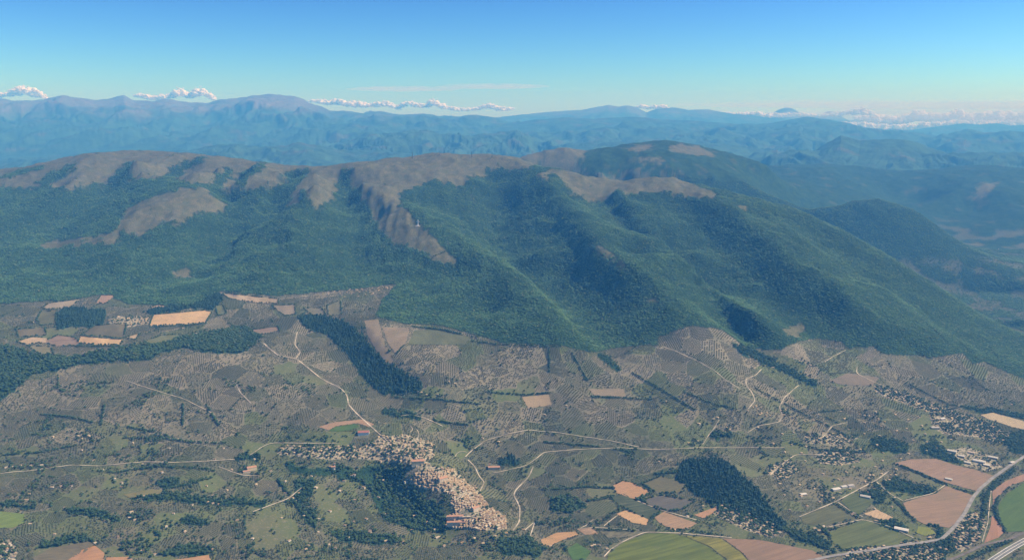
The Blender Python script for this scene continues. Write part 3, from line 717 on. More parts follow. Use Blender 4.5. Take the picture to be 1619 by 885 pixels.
TAN, ORA, BRN, GRN, OLV, PAL, PNK = (.43, .30, .17), (.36, .205, .115), (.25, .165, .118), (.075, .165, .035), (.125, .125, .062), (.25, .205, .145), (.24, .175, .13)
FIELDS = [  # outline, colour, furrow direction, furrow spacing, contrast, label
    ([(236, 516), (243, 498), (325, 491), (335, 494), (326, 510), (300, 513)], (.52, .35, .19), 80, 14, .10, 'large bright tan stubble field on the plateau below the forest'),
    ([(124, 542), (127, 531), (160, 535), (195, 537), (190, 546), (150, 545)], (.52, .35, .19), 80, 12, .12, 'narrow tan stubble field under the grey-green plateau field'),
    ([(130, 530), (150, 515), (200, 512), (195, 535)], (.14, .125, .075), 70, 12, .15, 'grey-green ploughed field on the plateau beside the hamlet'),
    ([(25, 541), (50, 533), (78, 535), (72, 542), (40, 545)], (.42, .31, .2), 80, 10, .25, 'small pale tan field by the plateau wood edge'),
    ([(70, 541), (92, 530), (118, 534), (128, 546), (90, 548)], PNK, 80, 10, .3, 'pinkish fallow field with pale edges on the plateau'),
    ([(66, 488), (78, 480), (128, 473), (110, 487), (75, 490)], (.30, .25, .18), 85, 12, .2, 'pale grey tongue of pasture cut into the forest edge'),
    ([(152, 479), (160, 467), (182, 467), (168, 481)], (.30, .20, .14), 60, 12, .15, 'pinkish square field enclosed by forest'),
    ([(238, 487), (250, 482), (272, 486), (262, 488)], (.42, .31, .2), 80, 12, .15, 'little tan field at the dark wedge of wood'),
    ([(58, 506), (65, 493), (90, 492), (87, 512), (65, 515)], OLV, 60, 12, .2, 'dull green meadow beside the dark plateau copse'),
    ([(352, 464), (372, 466), (440, 473), (440, 481), (400, 478), (360, 472)], (.38, .29, .19), 85, 12, .25, 'long pale strip field under the mountain foot'),
    ([(480, 488), (508, 487), (514, 497), (496, 500)], (.19, .175, .115), 70, 9, .2, 'grey-green field next to the village road'),
    ([(517, 484), (538, 475), (540, 497), (520, 500)], (.17, .165, .10), 70, 9, .2, 'grey-green field below the upper village houses'),
    ([(430, 484), (465, 482), (468, 497), (450, 500)], PAL, 80, 10, .2, 'pale pinkish field at the fork of the white track'),
    ([(198, 534), (222, 527), (214, 538)], (.42, .31, .2), 80, 9, .2, 'small tan triangle of stubble on the plateau'),
    ([(228, 540), (258, 530), (288, 530), (270, 540), (242, 546)], (.14, .15, .075), 70, 9, .25, 'dull green pasture between hamlet and plateau wood'),
    ([(25, 521), (70, 519), (74, 530), (30, 533)], (.15, .13, .075), 80, 9, .2, 'brown-green pasture near the plateau wood'),
    ([(44, 547), (80, 549), (85, 560), (62, 560)], (.20, .18, .095), 80, 9, .2, 'olive-tan clearing in the plateau wood'),
    ([(396, 522), (440, 517), (442, 525), (408, 530)], PNK, 80, 9, .2, 'pinkish brown field at the end of the white track'),
    ([(340, 484), (352, 482), (358, 496), (345, 500)], (.14, .15, .075), 80, 9, .2, 'small green field next to the bright stubble field'),
    ([(576, 507), (598, 505), (607, 540), (622, 572), (612, 575), (592, 550), (580, 528)], (.26, .21, .14), 75, 8, .2, 'pale olive plot along the dark conifer strip'),
    ([(604, 517), (648, 519), (640, 545), (625, 560), (612, 540)], (.25, .20, .135), 75, 8, .2, 'square pale olive plot under the forest line'),
    ([(655, 522), (690, 522), (745, 533), (735, 545), (690, 545), (645, 545)], (.13, .14, .075), 10, 8, .2, 'green meadow under the long forest hedge'),
    ([(825, 627), (868, 624), (872, 640), (835, 646)], (.33, .25, .155), 85, 8, .12, 'plain tan field among the grey olive groves'),
    ([(930, 615), (985, 615), (990, 627), (940, 625)], (.24, .195, .13), 85, 8, .2, 'pale strip field among the olive groves'),
    ([(503, 675), (530, 667), (575, 663), (592, 671), (583, 675), (566, 669), (530, 674), (520, 680)], (.33, .22, .14), 70, 8, .2, 'brown earth bank above the football pitch'),
    ([(519, 681), (530, 675), (560, 670), (568, 674), (556, 680), (535, 682)], (.085, .14, .042), 80, 9, .18, 'green football pitch on the town edge'),
    ([(-40, 812), (0, 808), (38, 812), (41, 826), (20, 834), (-40, 836)], (.15, .20, .055), 60, 9, .15, 'bright lime green meadow among the groves'),
    ([(52, 882), (80, 866), (140, 856), (150, 860), (135, 872), (100, 888), (60, 892)], (.16, .14, .085), 75, 10, .2, 'brown-green field above the orange ploughed field'),
    ([(98, 892), (130, 869), (150, 862), (165, 874), (164, 892)], (.40, .225, .12), 70, 8, .12, 'orange ploughed field with a sharp corner'),
    ([(168, 881), (205, 880), (216, 892), (168, 894)], (.40, .225, .12), 80, 8, .12, 'low orange field beside the corner field'),
    ([(268, 886), (330, 877), (336, 892), (265, 894)], (.40, .235, .13), 80, 8, .12, 'orange field behind a dark tree row'),
    ([(195, 782), (240, 773), (262, 775), (258, 780), (205, 787)], (.20, .18, .085), 80, 9, .2, 'yellowish meadow between tree rows'),
    ([(968, 768), (985, 760), (1000, 763), (1030, 778), (1005, 790), (975, 779)], (.40, .24, .13), 55, 8, .1, 'orange ploughed field ringed with shrubs'),
    ([(1015, 765), (1045, 753), (1085, 765), (1080, 778), (1040, 780)], (.14, .13, .07), 50, 10, .2, 'grey-green fallow field beside the orange field'),
    ([(965, 786), (985, 780), (1045, 808), (1025, 821), (982, 801)], (.085, .10, .055), 60, 16, .45, 'dark vineyard in stripes below the orange field'),
    ([(1015, 791), (1045, 783), (1100, 792), (1080, 805), (1058, 808), (1030, 800)], (.125, .115, .095), 60, 9, .2, 'purplish grey ploughed field'),
    ([(975, 812), (990, 806), (1026, 821), (1022, 830), (1000, 826)], (.50, .32, .17), 55, 8, .1, 'pale orange stubble field under the vineyard'),
    ([(1035, 818), (1050, 809), (1102, 827), (1088, 836), (1060, 836), (1042, 826)], (.33, .225, .14), 55, 8, .15, 'pink-brown ploughed strip beside the farm track'),
    ([(1097, 814), (1130, 802), (1136, 806), (1112, 819)], (.40, .24, .14), 40, 8, .12, 'short orange strip by the hamlet'),
    ([(855, 853), (880, 842), (910, 840), (914, 845), (885, 855), (870, 863), (858, 861)], (.45, .275, .14), 70, 8, .12, 'curving orange strip field by the villa'),
    ([(912, 836), (935, 833), (946, 844), (925, 845)], (.34, .23, .15), 50, 12, .3, 'small tan vineyard plot with pale rows'),
    ([(948, 840), (1018, 840), (1008, 847), (962, 851)], (.16, .15, .095), 30, 12, .4, 'grey vineyard rows above the big green field'),
    ([(962, 876), (985, 857), (1022, 843), (1060, 843), (1078, 846), (1120, 864), (1160, 895), (958, 895)], (.130, .155, .032), 62, 14, .3, 'big bright green crop field at the plain edge'),
    ([(1080, 846), (1140, 851), (1170, 872), (1190, 895), (1163, 895), (1122, 863)], (.20, .19, .045), 62, 12, .35, 'yellow-green crop strip beside the big green field'),
    ([(1143, 851), (1200, 853), (1285, 870), (1310, 885), (1300, 895), (1193, 895), (1172, 872)], (.26, .175, .115), 60, 9, .15, 'red-brown ploughed field beside the trunk road'),
    ([(1413, 732), (1440, 726), (1480, 725), (1510, 735), (1540, 742), (1572, 752), (1546, 777), (1500, 764), (1455, 748)], (.29, .20, .135), 55, 10, .15, 'upper brown ploughed field above the trunk road bend'),
    ([(1428, 795), (1455, 786), (1480, 780), (1496, 768), (1538, 783), (1512, 826), (1500, 834), (1460, 828), (1437, 815)], (.29, .20, .13), 75, 9, .15, 'lower brown ploughed field above the trunk road bend'),
    ([(1578, 800), (1592, 780), (1619, 763), (1700, 740), (1700, 815), (1619, 840), (1592, 840), (1580, 820)], (.095, .145, .036), 50, 12, .15, 'vivid green field beyond the tree-lined ditch'),
    ([(1569, 776), (1590, 760), (1619, 749), (1660, 742), (1660, 748), (1600, 766), (1578, 785), (1570, 800)], (.32, .20, .135), 40, 8, .15, 'curved brown strip along the ditch trees'),
    ([(1568, 815), (1576, 822), (1588, 840), (1578, 850), (1556, 858), (1566, 832)], (.35, .20, .13), 30, 8, .15, 'reddish brown wedge field by the railway'),
    ([(1265, 816), (1320, 797), (1350, 818), (1300, 832), (1270, 827)], (.12, .125, .06), 60, 9, .25, 'dull green field beside the white farm road'),
    ([(1312, 840), (1368, 821), (1440, 850), (1420, 861), (1332, 867), (1314, 856)], (.125, .145, .055), 60, 9, .25, 'long olive green field above the trunk road'),
    ([(1330, 792), (1352, 780), (1385, 790), (1362, 812), (1350, 812)], (.10, .12, .05), 60, 9, .25, 'small green field by the white sheds'),
    ([(1550, 656), (1570, 652), (1619, 666), (1680, 682), (1680, 692), (1640, 684), (1600, 675), (1562, 662)], (.40, .32, .205), 30, 9, .12, 'pale tan field at the far edge of the valley village'),
    ([(1366, 812), (1386, 805), (1412, 818), (1400, 823), (1382, 818)], (.48, .35, .22), 30, 8, .2, 'bare tan yard of a building site'),
    ([(1452, 832), (1470, 834), (1480, 843), (1462, 847), (1448, 842)], (.20, .22, .055), 30, 8, .2, 'yellow-green lawn by the road junction'),
    ([(896, 868), (912, 858), (935, 872), (925, 885), (905, 884)], (.085, .15, .04), 70, 9, .2, 'green paddock behind the poplar row'),
    ([(1310, 602), (1340, 590), (1390, 597), (1380, 610), (1330, 608)], (.20, .165, .12), 70, 8, .2, 'pinkish grove plot by the side track'),
]
rng2 = np.random.default_rng(11)
FIELD_B = []
ANCHOR = []                                                    # places that labels can refer to
for poly, c, ang, rows, con, lab in FIELDS:
    v, f, b = drape_poly(poly, 11.0, 1.4)
    FIELD_B.append(b); ANCHOR.append((b[:, 0].mean(), b[:, 1].mean(), lab))
    me = bpy.data.meshes.new('field'); me.from_pydata(v, [], f)
    for p_ in me.polygons: p_.use_smooth = True
    tag(link('field', me, field_mat(c, ang, rows, con)), lab, 'field', kind='structure')

# ------------------------------------------------------------------ roads: ribbons laid on the land
def plain_mat(name, c, var=.2, scale=.05, rough=.9, spec=.1):
    m = NT(name, rough, spec)
    m.color(m.mix(m.ramp(m.noise(scale, 4, .6), .35, .65), tuple(v * (1 - var) for v in c), tuple(min(.85, v * (1 + var)) for v in c)))
    return m.m
M_TRACK = plain_mat('white_gravel', (.36, .315, .245), .4, .02)
M_LANE = plain_mat('pale_asphalt', (.24, .22, .19))
M_ROAD = plain_mat('grey_asphalt', (.15, .15, .145))
M_RAIL = plain_mat('ballast', (.13, .115, .10))
M_BAR = plain_mat('barrier_steel', (.55, .55, .53), .1)
ROADW = []                                                     # centre lines kept for clearing trees

def resample(x, y, step):
    s = np.concatenate([[0], np.cumsum(np.hypot(np.diff(x), np.diff(y)))])
    n = max(2, int(s[-1] / step))
    t = np.linspace(0, s[-1], n)
    x, y = np.interp(t, s, x), np.interp(t, s, y)
    for _ in range(2):
        x[1:-1] = (x[:-2] + 2 * x[1:-1] + x[2:]) / 4; y[1:-1] = (y[:-2] + 2 * y[1:-1] + y[2:]) / 4
    return x, y

def ribbon(name, pts, width, mat, label, cat, lift=2.2, offset=0.0, parent=None, keep=True, kind='structure'):
    p = densify([tuple(q) for q in pts], 6)
    x, y, z = hit(p[:, 0], p[:, 1])
    x, y = resample(x, y, 10.0)
    tx, ty = np.gradient(x), np.gradient(y)
    l = np.hypot(tx, ty) + 1e-9
    nx, ny = -ty / l, tx / l
    x, y = x + nx * offset, y + ny * offset
    w = width / 2 * (1 + .16 * fbm(x / 37, y / 37, 2, 5)) if width < 9 else np.full(len(x), width / 2)
    cols = []
    for k in (-1, -.33, .33, 1):
        cx, cy = x + nx * w * k, y + ny * w * k
        cols.append((cx, cy, ground(cx, cy) + lift))
    zt = np.max([c[2] for c in cols], 0) * .6 + np.mean([c[2] for c in cols], 0) * .4
    X = np.stack([c[0] for c in cols], 1); Y = np.stack([c[1] for c in cols], 1); Z = np.repeat(zt[:, None], 4, 1)
    o = link(name, grid_mesh(name, X, Y, Z), mat, parent)
    if parent is None: tag(o, label, cat, kind=kind)
    if keep: ROADW.append((x, y, width / 2 + 2))
    return o

TRACKS = [
    ([(417, 543), (428, 553), (441, 563), (468, 567), (485, 580), (508, 599), (539, 614), (549, 626), (551, 640), (565, 655), (597, 684), (612, 697)], 8, 'winding white track from the plateau down to the hill town'),
    ([(470, 525), (466, 545), (475, 557), (468, 567)], 6, 'short white spur track joining the winding track'),
    ([(736, 722), (745, 713), (767, 697), (800, 687), (833, 680), (883, 684), (925, 691), (966, 697), (1010, 707)], 7, 'pale road along the slope above the hill town'),
    ([(780, 748), (800, 744), (833, 736), (848, 725), (860, 715), (911, 711), (980, 708), (1035, 711), (1105, 708), (1210, 708), (1240, 708)], 7, 'pale contour road below the slope road'),
    ([(843, 738), (836, 754), (824, 766), (814, 776), (812, 784), (818, 793), (822, 803), (821, 825), (811, 839)], 8, 'white road curving down east of the hill town'),
    ([(830, 838), (846, 824), (838, 848)], 6, 'white hairpin lane under the curving road'),
    ([(740, 727), (751, 738), (758, 754), (766, 762), (759, 777)], 7, 'ring lane along the town wall'),
    ([(720, 722), (722, 716), (730, 713), (738, 715)], 5, 'small loop lane by the slope road'),
    ([(1050, 549), (1072, 557), (1106, 573), (1128, 585), (1150, 603), (1169, 614)], 6, 'straight white ridge track above the olive slope'),
    ([(1204, 584), (1194, 594), (1179, 600), (1180, 610), (1189, 621), (1194, 633), (1183, 647)], 7, 'crooked white track to a slope hamlet'),
    ([(1263, 609), (1250, 620), (1240, 629), (1232, 644), (1237, 657), (1232, 668), (1198, 674), (1182, 684)], 7, 'S-shaped white lane through the slope hamlet'),
    ([(1137, 664), (1130, 676), (1119, 690), (1111, 703)], 7, 'short white lane to the contour road'),
    ([(1340, 668), (1326, 671), (1315, 674), (1306, 686), (1300, 692)], 7, 'short white lane beside the crossroads houses'),
    ([(1337, 554), (1317, 564), (1304, 573)], 6, 'white track under the forest edge'),
    ([(1355, 580), (1354, 590), (1365, 596), (1380, 603), (1400, 612)], 6, 'white lane above the row of slope houses'),
    ([(1217, 751), (1237, 734), (1257, 719), (1303, 719)], 7, 'white lane climbing past roadside houses'),
    ([(1264, 817), (1290, 806), (1317, 795), (1353, 776), (1386, 759), (1405, 745)], 7, 'straight white farm road between green fields'),
    ([(1311, 833), (1364, 821), (1403, 831), (1444, 850)], 6, 'white farm lane above the olive green field'),
    ([(1325, 794), (1345, 808), (1364, 817)], 5, 'thin farm lane joining two white roads'),
    ([(1386, 762), (1408, 781), (1428, 792)], 6, 'thin lane beside the brown ploughed field'),
    ([(1430, 791), (1475, 780), (1494, 767)], 6, 'white track between the brown ploughed fields'),
    ([(0, 749), (22, 746), (42, 745), (113, 735), (155, 737), (230, 730), (277, 731), (330, 729), (371, 726)], 7, 'pale lane crossing the grove terraces'),
    ([(346, 738), (365, 745), (385, 752), (410, 752)], 6, 'pale lane to the walled farm'),
    ([(400, 809), (430, 798), (455, 789), (477, 771)], 8, 'white farm drive ending at pale buildings'),
    ([(395, 720), (412, 708), (430, 700), (480, 701), (533, 701)], 7, 'pale street along the north edge of the town'),
    ([(634, 658), (643, 656), (652, 656), (672, 661), (700, 674)], 6, 'thin track above the town houses'),
    ([(649, 673), (654, 679), (648, 684)], 5, 'first hairpin of the lane above the town'), ([(659, 679), (663, 686), (659, 696)], 5, 'second hairpin of the lane above the town'),
    ([(200, 602), (225, 611), (251, 619), (291, 631), (339, 655)], 5, 'faint track through the terraced olive rows'),
    ([(373, 607), (380, 621), (397, 638)], 6, 'pale track beside the bright olive rows'),
    ([(1008, 792), (1044, 806), (1105, 823)], 6, 'farm track between vineyard and pink-brown strip'),
    ([(955, 880), (966, 868), (980, 859), (1000, 849), (1021, 841), (1080, 843), (1157, 850)], 7, 'pale farm road round the big green field'),
    ([(938, 821), (927, 831), (914, 836), (944, 834), (1010, 838)], 6, 'pale lane past the vineyard plots'), ([(955, 831), (977, 814)], 5, 'short lane between vineyard and stubble'),
    ([(660, 720), (664, 728), (680, 733)], 6, 'pale town square street'), ([(722, 790), (730, 784), (738, 778)], 7, 'pale street through the old town'),
    ([(1567, 776), (1564, 800), (1562, 825), (1553, 856)], 5, 'pale lane beside the trunk road ditch'),
    ([(350, 463), (372, 470), (430, 476), (470, 470), (540, 462)], 6, 'pale road through the upper village'),
]
for pts, w, lab in TRACKS:
    ribbon('track' if w < 7 else 'road', pts, w * .58, M_TRACK if w < 8 else M_LANE if 'street' in lab else M_TRACK, lab, 'road')
TRUNK = [(1660, 700), (1619, 722), (1597, 736), (1569, 756), (1549, 773), (1538, 787), (1525, 812), (1508, 834), (1489, 852), (1458, 858), (1430, 861), (1375, 870), (1320, 878), (1270, 888), (1230, 900)]
ribbon('trunk_road', TRUNK, 13, plain_mat('trunk_asphalt', (.21, .20, .19)), 'grey trunk road sweeping round the ploughed fields', 'road')
ribbon('railway', [(1680, 820), (1619, 842), (1594, 853), (1555, 861), (1530, 873), (1500, 886), (1480, 897)], 11, M_RAIL, 'brown railway bed beside the wedge field', 'railway')
MW = [(1690, 818), (1619, 856), (1597, 868), (1577, 881), (1550, 900)]
mw = ribbon('motorway', MW, 24, M_ROAD, 'grey dual carriageway with pale crash barriers', 'motorway')
for off in (-11, 0, 11):
    ribbon('crash_barrier', MW, 2.0, M_BAR, None, None, lift=3.0, offset=off, parent=mw, keep=False)

# ------------------------------------------------------------------ map of ground that must stay free of trees
RX0, RY0, RS = -4200.0, 2250.0, 4.0
RNX, RNY = int(8400 / RS), int(4400 / RS)
blocked = np.zeros((RNY, RNX), bool)
def _paint(x, y, r):
    for a, b in zip(np.atleast_1d(x), np.atleast_1d(y)):
        i0, i1 = int((a - r - RX0) / RS), int((a + r - RX0) / RS) + 1
        j0, j1 = int((b - r - RY0) / RS), int((b + r - RY0) / RS) + 1
        blocked[max(j0, 0):max(j1, 0), max(i0, 0):max(i1, 0)] = True
for x, y, r in ROADW: _paint(x, y, r)
_bx, _by = np.meshgrid(RX0 + (np.arange(RNX) + .5) * RS, RY0 + (np.arange(RNY) + .5) * RS)
for b in FIELD_B: blocked |= inpoly(_bx, _by, b)
def free(x, y):
    i = ((x - RX0) / RS).astype(int); j = ((y - RY0) / RS).astype(int)
    ok = (i >= 0) & (j >= 0) & (i < RNX) & (j < RNY)
    r = np.ones(len(x), bool)
    r[ok] = ~blocked[j[ok], i[ok]]
    return r
# ------------------------------------------------------------------ buildings
def tinted(name, cols, rough=.9, scale=.6):
    """plaster, stone or tile in a few real shades, one shade for each building"""
    m = NT(name, rough, .1)
    oi = m.n('ShaderNodeObjectInfo')
    r = m.n('ShaderNodeValToRGB'); r.color_ramp.interpolation = 'CONSTANT'
    el = r.color_ramp.elements
    while len(el) < len(cols): el.new(.5)
    for i, c_ in enumerate(cols):
        el[i].position = i / len(cols); el[i].color = (*c_, 1)
    m.put(r.inputs[0], oi.outputs['Random'])
    dk = m.n('ShaderNodeMix', data_type='RGBA', blend_type='MULTIPLY')
    m.put(dk.inputs[0], m.math('MULTIPLY', m.ramp(m.noise(scale, 3, .6), .35, .7), .6)); m.put(dk.inputs[6], r.outputs[0]); m.put(dk.inputs[7], (.62, .60, .58))
    m.color(dk.outputs[2])
    return m.m
M_STONE = tinted('stone_wall', [(.46, .36, .24), (.54, .42, .27), (.38, .30, .22), (.58, .44, .26), (.48, .36, .26), (.64, .58, .48)])
M_PLASTER = tinted('plaster_wall', [(.54, .48, .39), (.62, .58, .52), (.50, .38, .26), (.52, .42, .35), (.58, .50, .36), (.45, .41, .37)])
M_TILE = tinted('roof_tile', [(.30, .21, .13), (.38, .285, .185), (.27, .20, .14), (.42, .33, .21), (.33, .225, .14), (.22, .165, .12), (.46, .38, .27)])
M_SHED = tinted('shed_roof', [(.44, .42, .38), (.52, .49, .44), (.36, .34, .32), (.42, .34, .27)])
M_GLASS = plain_mat('dark_window', (.03, .035, .04), .2, .5, .3, .4)
M_WHITE = plain_mat('white_paint', (.74, .73, .70), .06)

def mesh_of(name, verts, faces, mat):
    me = bpy.data.meshes.new(name); me.from_pydata(verts, [], faces); me.materials.append(mat); me.update()
    return me
def gable_wall(l, w, h, rh, mat, deep=7.0):
    a, b = l / 2, w / 2
    v = [(-a, -b, -deep), (a, -b, -deep), (a, b, -deep), (-a, b, -deep), (-a, -b, h), (a, -b, h), (a, b, h), (-a, b, h), (-a, 0, h + rh), (a, 0, h + rh)]
    return mesh_of('wall', v, [(0, 1, 5, 4), (2, 3, 7, 6), (1, 2, 6, 9, 5), (3, 0, 4, 8, 7)], mat)
def gable_roof(l, w, h, rh, mat, over=.6, th=.35):
    a, b = l / 2 + over, w / 2 + over
    e = h - rh * over / (w / 2)
    v = []
    for s in (0, th):
        v += [(-a, -b, e + .03 + s), (a, -b, e + .03 + s), (a, 0, h + rh + .03 + s), (-a, 0, h + rh + .03 + s), (a, b, e + .03 + s), (-a, b, e + .03 + s)]
    f = [(6, 7, 8, 9), (9, 8, 10, 11), (1, 0, 3, 2), (2, 3, 5, 4), (0, 1, 7, 6), (4, 5, 11, 10), (1, 2, 8, 7), (2, 4, 10, 8), (3, 0, 6, 9), (5, 3, 9, 11)]
    return mesh_of('roof', v, f, mat)
def hip_roof(l, w, h, rh, mat, over=.6):
    a, b = l / 2 + over, w / 2 + over
    r = max(.4, a - b)
    v = [(-a, -b, h + .03), (a, -b, h + .03), (a, b, h + .03), (-a, b, h + .03), (-r, 0, h + rh), (r, 0, h + rh)]
    return mesh_of('roof', v, [(0, 1, 5, 4), (2, 3, 4, 5), (1, 2, 5), (3, 0, 4), (3, 2, 1, 0)], mat)
def box_mesh(name, l, w, z0, z1, mat):
    a, b = l / 2, w / 2
    v = [(-a, -b, z0), (a, -b, z0), (a, b, z0), (-a, b, z0), (-a, -b, z1), (a, -b, z1), (a, b, z1), (-a, b, z1)]
    return mesh_of(name, v, [(0, 1, 5, 4), (1, 2, 6, 5), (2, 3, 7, 6), (3, 0, 4, 7), (4, 5, 6, 7)], mat)
def windows_mesh(l, w, h, mat):
    """dark window panes a little proud of the two long walls"""
    v, f = [], []
    n = max(2, int(l / 3.2)); fl = max(1, int(h / 3.1))
    for s in (-1, 1):
        for i in range(n):
            for k in range(fl):
                cx = -l / 2 + (i + .5) * l / n; cz = 1.0 + k * 3.0; yy = s * (w / 2 + .06); o = len(v)
                v += [(cx - .5, yy, cz), (cx + .5, yy, cz), (cx + .5, yy, cz + 1.4), (cx - .5, yy, cz + 1.4)]
                f.append((o, o + 1, o + 2, o + 3) if s < 0 else (o + 3, o + 2, o + 1, o))
    return mesh_of('windows', v, f, mat)

def proto(l, w, h, rh, wm, rm, kind='gable'):
    return (gable_wall(l, w, h, rh, wm) if kind == 'gable' else box_mesh('wall', l, w, -7, h, wm),
            gable_roof(l, w, h, rh, rm) if kind == 'gable' else hip_roof(l, w, h, rh, rm), windows_mesh(l, w, h, M_GLASS), (l, w))
P_STONE = [proto(11, 8, 7.5, 1.7, M_STONE, M_TILE), proto(14, 9, 9, 1.9, M_STONE, M_TILE), proto(9, 8, 10, 1.6, M_STONE, M_TILE), proto(17, 9, 8, 2, M_STONE, M_TILE), proto(10, 10, 8.5, 1.8, M_STONE, M_TILE, 'hip'), proto(8, 7, 6.5, 1.4, M_STONE, M_TILE)]
P_VILLA = [proto(13, 10, 6.2, 2, M_PLASTER, M_TILE), proto(15, 11, 6.5, 2.1, M_PLASTER, M_TILE, 'hip'), proto(12, 9, 7, 1.9, M_PLASTER, M_TILE), proto(18, 10, 6, 2, M_PLASTER, M_TILE), proto(11, 11, 7.5, 2, M_PLASTER, M_TILE, 'hip')]
P_SHED = [proto(36, 17, 6, 1.6, M_PLASTER, M_SHED), proto(25, 14, 5.5, 1.4, M_PLASTER, M_SHED), proto(46, 20, 7, 1.8, M_PLASTER, M_SHED)]

def make_building(name, P, loc, rz, sc_, label, cat, group):
    root = bpy.data.objects.new(name, None); col.objects.link(root)
    root.location = loc; root.rotation_euler = (0, 0, rz); root.scale = sc_
    root.empty_display_size = 4
    tag(root, label, cat, group)
    link('wall', P[0], None, root); link('roof', P[1], None, root)
    return root

HOUSES = []                                                    # x, y, z, rotation, scale, prototype index, settlement
hr = np.random.default_rng(23)
taken = []
def settle(key, n, gap, protos, ang, jit, poly=None):
    p = np.array(poly or TOWN[key], float)
    lo, hi_ = p.min(0), p.max(0)
    c_ = hr.uniform(lo, hi_, (n * 14, 2))
    c_ = c_[inpoly(c_[:, 0], c_[:, 1], p)]
    x, y, z = hit(c_[:, 0], c_[:, 1])
    k = 0
    for a, b, h_ in zip(x, y, z):
        if k >= n: break
        if any((a - q[0]) ** 2 + (b - q[1]) ** 2 < gap * gap for q in taken): continue
        j = ((b - RY0) / RS); i = ((a - RX0) / RS)
        if 0 <= int(j) < RNY and 0 <= int(i) < RNX and blocked[int(j), int(i)]: continue
        if key == 'old' and float(perlin(np.array([a / 46.0]), np.array([b / 60.0]), 19)[0]) > .22: continue      # gardens and squares
        taken.append((a, b)); k += 1
        HOUSES.append((a, b, h_, math.radians(ang) + hr.normal(0, jit) + (math.pi / 2 if hr.random() < .35 else 0), hr.uniform(.56, .84), protos[hr.integers(len(protos))], key))
settle('old', 640, 7.6, range(0, 6), 35, .25)
settle('terrace', 14, 12, range(3, 4), 5, .05)
settle('upper', 100, 13.5, range(0, 5), 30, .4)
settle('north', 36, 20, range(10, 15), 10, .3)
settle('valley', 46, 25, range(10, 15), 30, .4)
settle('suburb', 46, 17, range(10, 15), 40, .3)
settle('station', 60, 17, range(10, 15), 15, .3)
settle('hamlet', 36, 19, range(10, 15), 40, .3)
settle('roadside', 20, 20, range(10, 15), 20, .4)
settle('roadside2', 15, 20, range(10, 15), 20, .4)
settle('slope', 34, 23, range(10, 15), 35, .3)
settle('crossroads', 18, 22, range(10, 15), 20, .3)
settle('collepino', 30, 17, range(0, 5), 20, .3)
settle('southwest', 20, 16, range(10, 15), 20, .3)
settle('uppervillage', 34, 20, range(10, 15), 10, .3, [(515, 462), (560, 457), (600, 455), (622, 450), (620, 458), (590, 466), (560, 470), (520, 470)])
settle('slopehamlet', 16, 17, range(0, 5), 40, .3, [(1186, 640), (1200, 642), (1220, 655), (1216, 660), (1198, 655)])
FARMS = [(10, 739), (20, 738), (32, 736), (48, 737), (66, 735), (82, 770), (98, 770), (112, 768), (45, 780), (183, 756), (192, 764), (193, 770), (82, 691), (124, 689), (129, 694), (139, 688), (284, 788), (328, 795), (338, 796),
         (347, 797), (205, 818), (212, 822), (262, 833), (225, 870), (246, 876), (335, 868), (150, 859), (463, 787), (470, 780), (468, 791), (482, 868), (488, 862), (519, 862), (531, 867), (545, 832), (524, 737), (527, 741), (554, 752),
         (561, 750), (595, 738), (604, 758), (652, 838), (686, 835), (690, 850), (762, 692), (788, 700), (661, 620), (668, 621), (676, 623), (690, 624), (712, 604), (720, 607), (1052, 635), (895, 641), (1040, 729), (1076, 771),
         (1106, 669), (1090, 700), (1097, 703), (1105, 698), (1128, 662), (1134, 661), (1150, 676), (1156, 678), (962, 868), (946, 862), (938, 861), (934, 864), (870, 862), (1462, 845), (1471, 851), (1300, 783), (1375, 659), (1383, 656), (1369, 657), (1390, 662),
         (1240, 655), (1235, 650), (1244, 648), (1182, 648), (860, 656), (1208, 578), (1220, 582), (1266, 571), (1280, 577), (1198, 675), (1210, 672), (1404, 758), (1410, 752), (1372, 756), (1380, 752), (1350, 740), (1500, 760),
         (1110, 800), (1085, 815), (1068, 838), (1040, 845), (1350, 812), (1300, 832), (1295, 840), (1286, 836), (800, 842), (815, 842), (825, 838), (846, 868), (60, 460), (30, 500), (50, 510), (65, 520), (310, 528), (290, 520), (252, 521), (358, 468), (430, 478),
         (1480, 605), (1600, 640), (1590, 690), (1580, 395), (1530, 392), (600, 785), (575, 770), (560, 790), (500, 770), (535, 775), (630, 800), (610, 812), (672, 826), (655, 815), (492, 752), (545, 760), (640, 762), (480, 815), (505, 820), (560, 825), (585, 840), (620, 848), (640, 856), (700, 862), (730, 858), (748, 852), (780, 848), (765, 860)]
settle('plain', 75, 55, range(10, 15), 25, .5, [(1215, 690), (1290, 650), (1450, 650), (1540, 690), (1420, 730), (1420, 830), (1250, 815), (1225, 770)])
settle('terraces', 40, 60, range(10, 15), 15, .5, [(0, 690), (160, 690), (430, 700), (470, 760), (640, 850), (480, 880), (180, 870), (40, 850), (0, 800)])
for px_, py_ in FARMS:
    settle('farm', 1, 9, range(10, 15), 20, .6, [(px_ - 2.2, py_ - 1.2), (px_ + 2.2, py_ - 1.2), (px_ + 2.2, py_ + 1.2), (px_ - 2.2, py_ + 1.2)])
ALLP = {**{i: p for i, p in enumerate(P_STONE)}, **{10 + i: p for i, p in enumerate(P_VILLA)}}
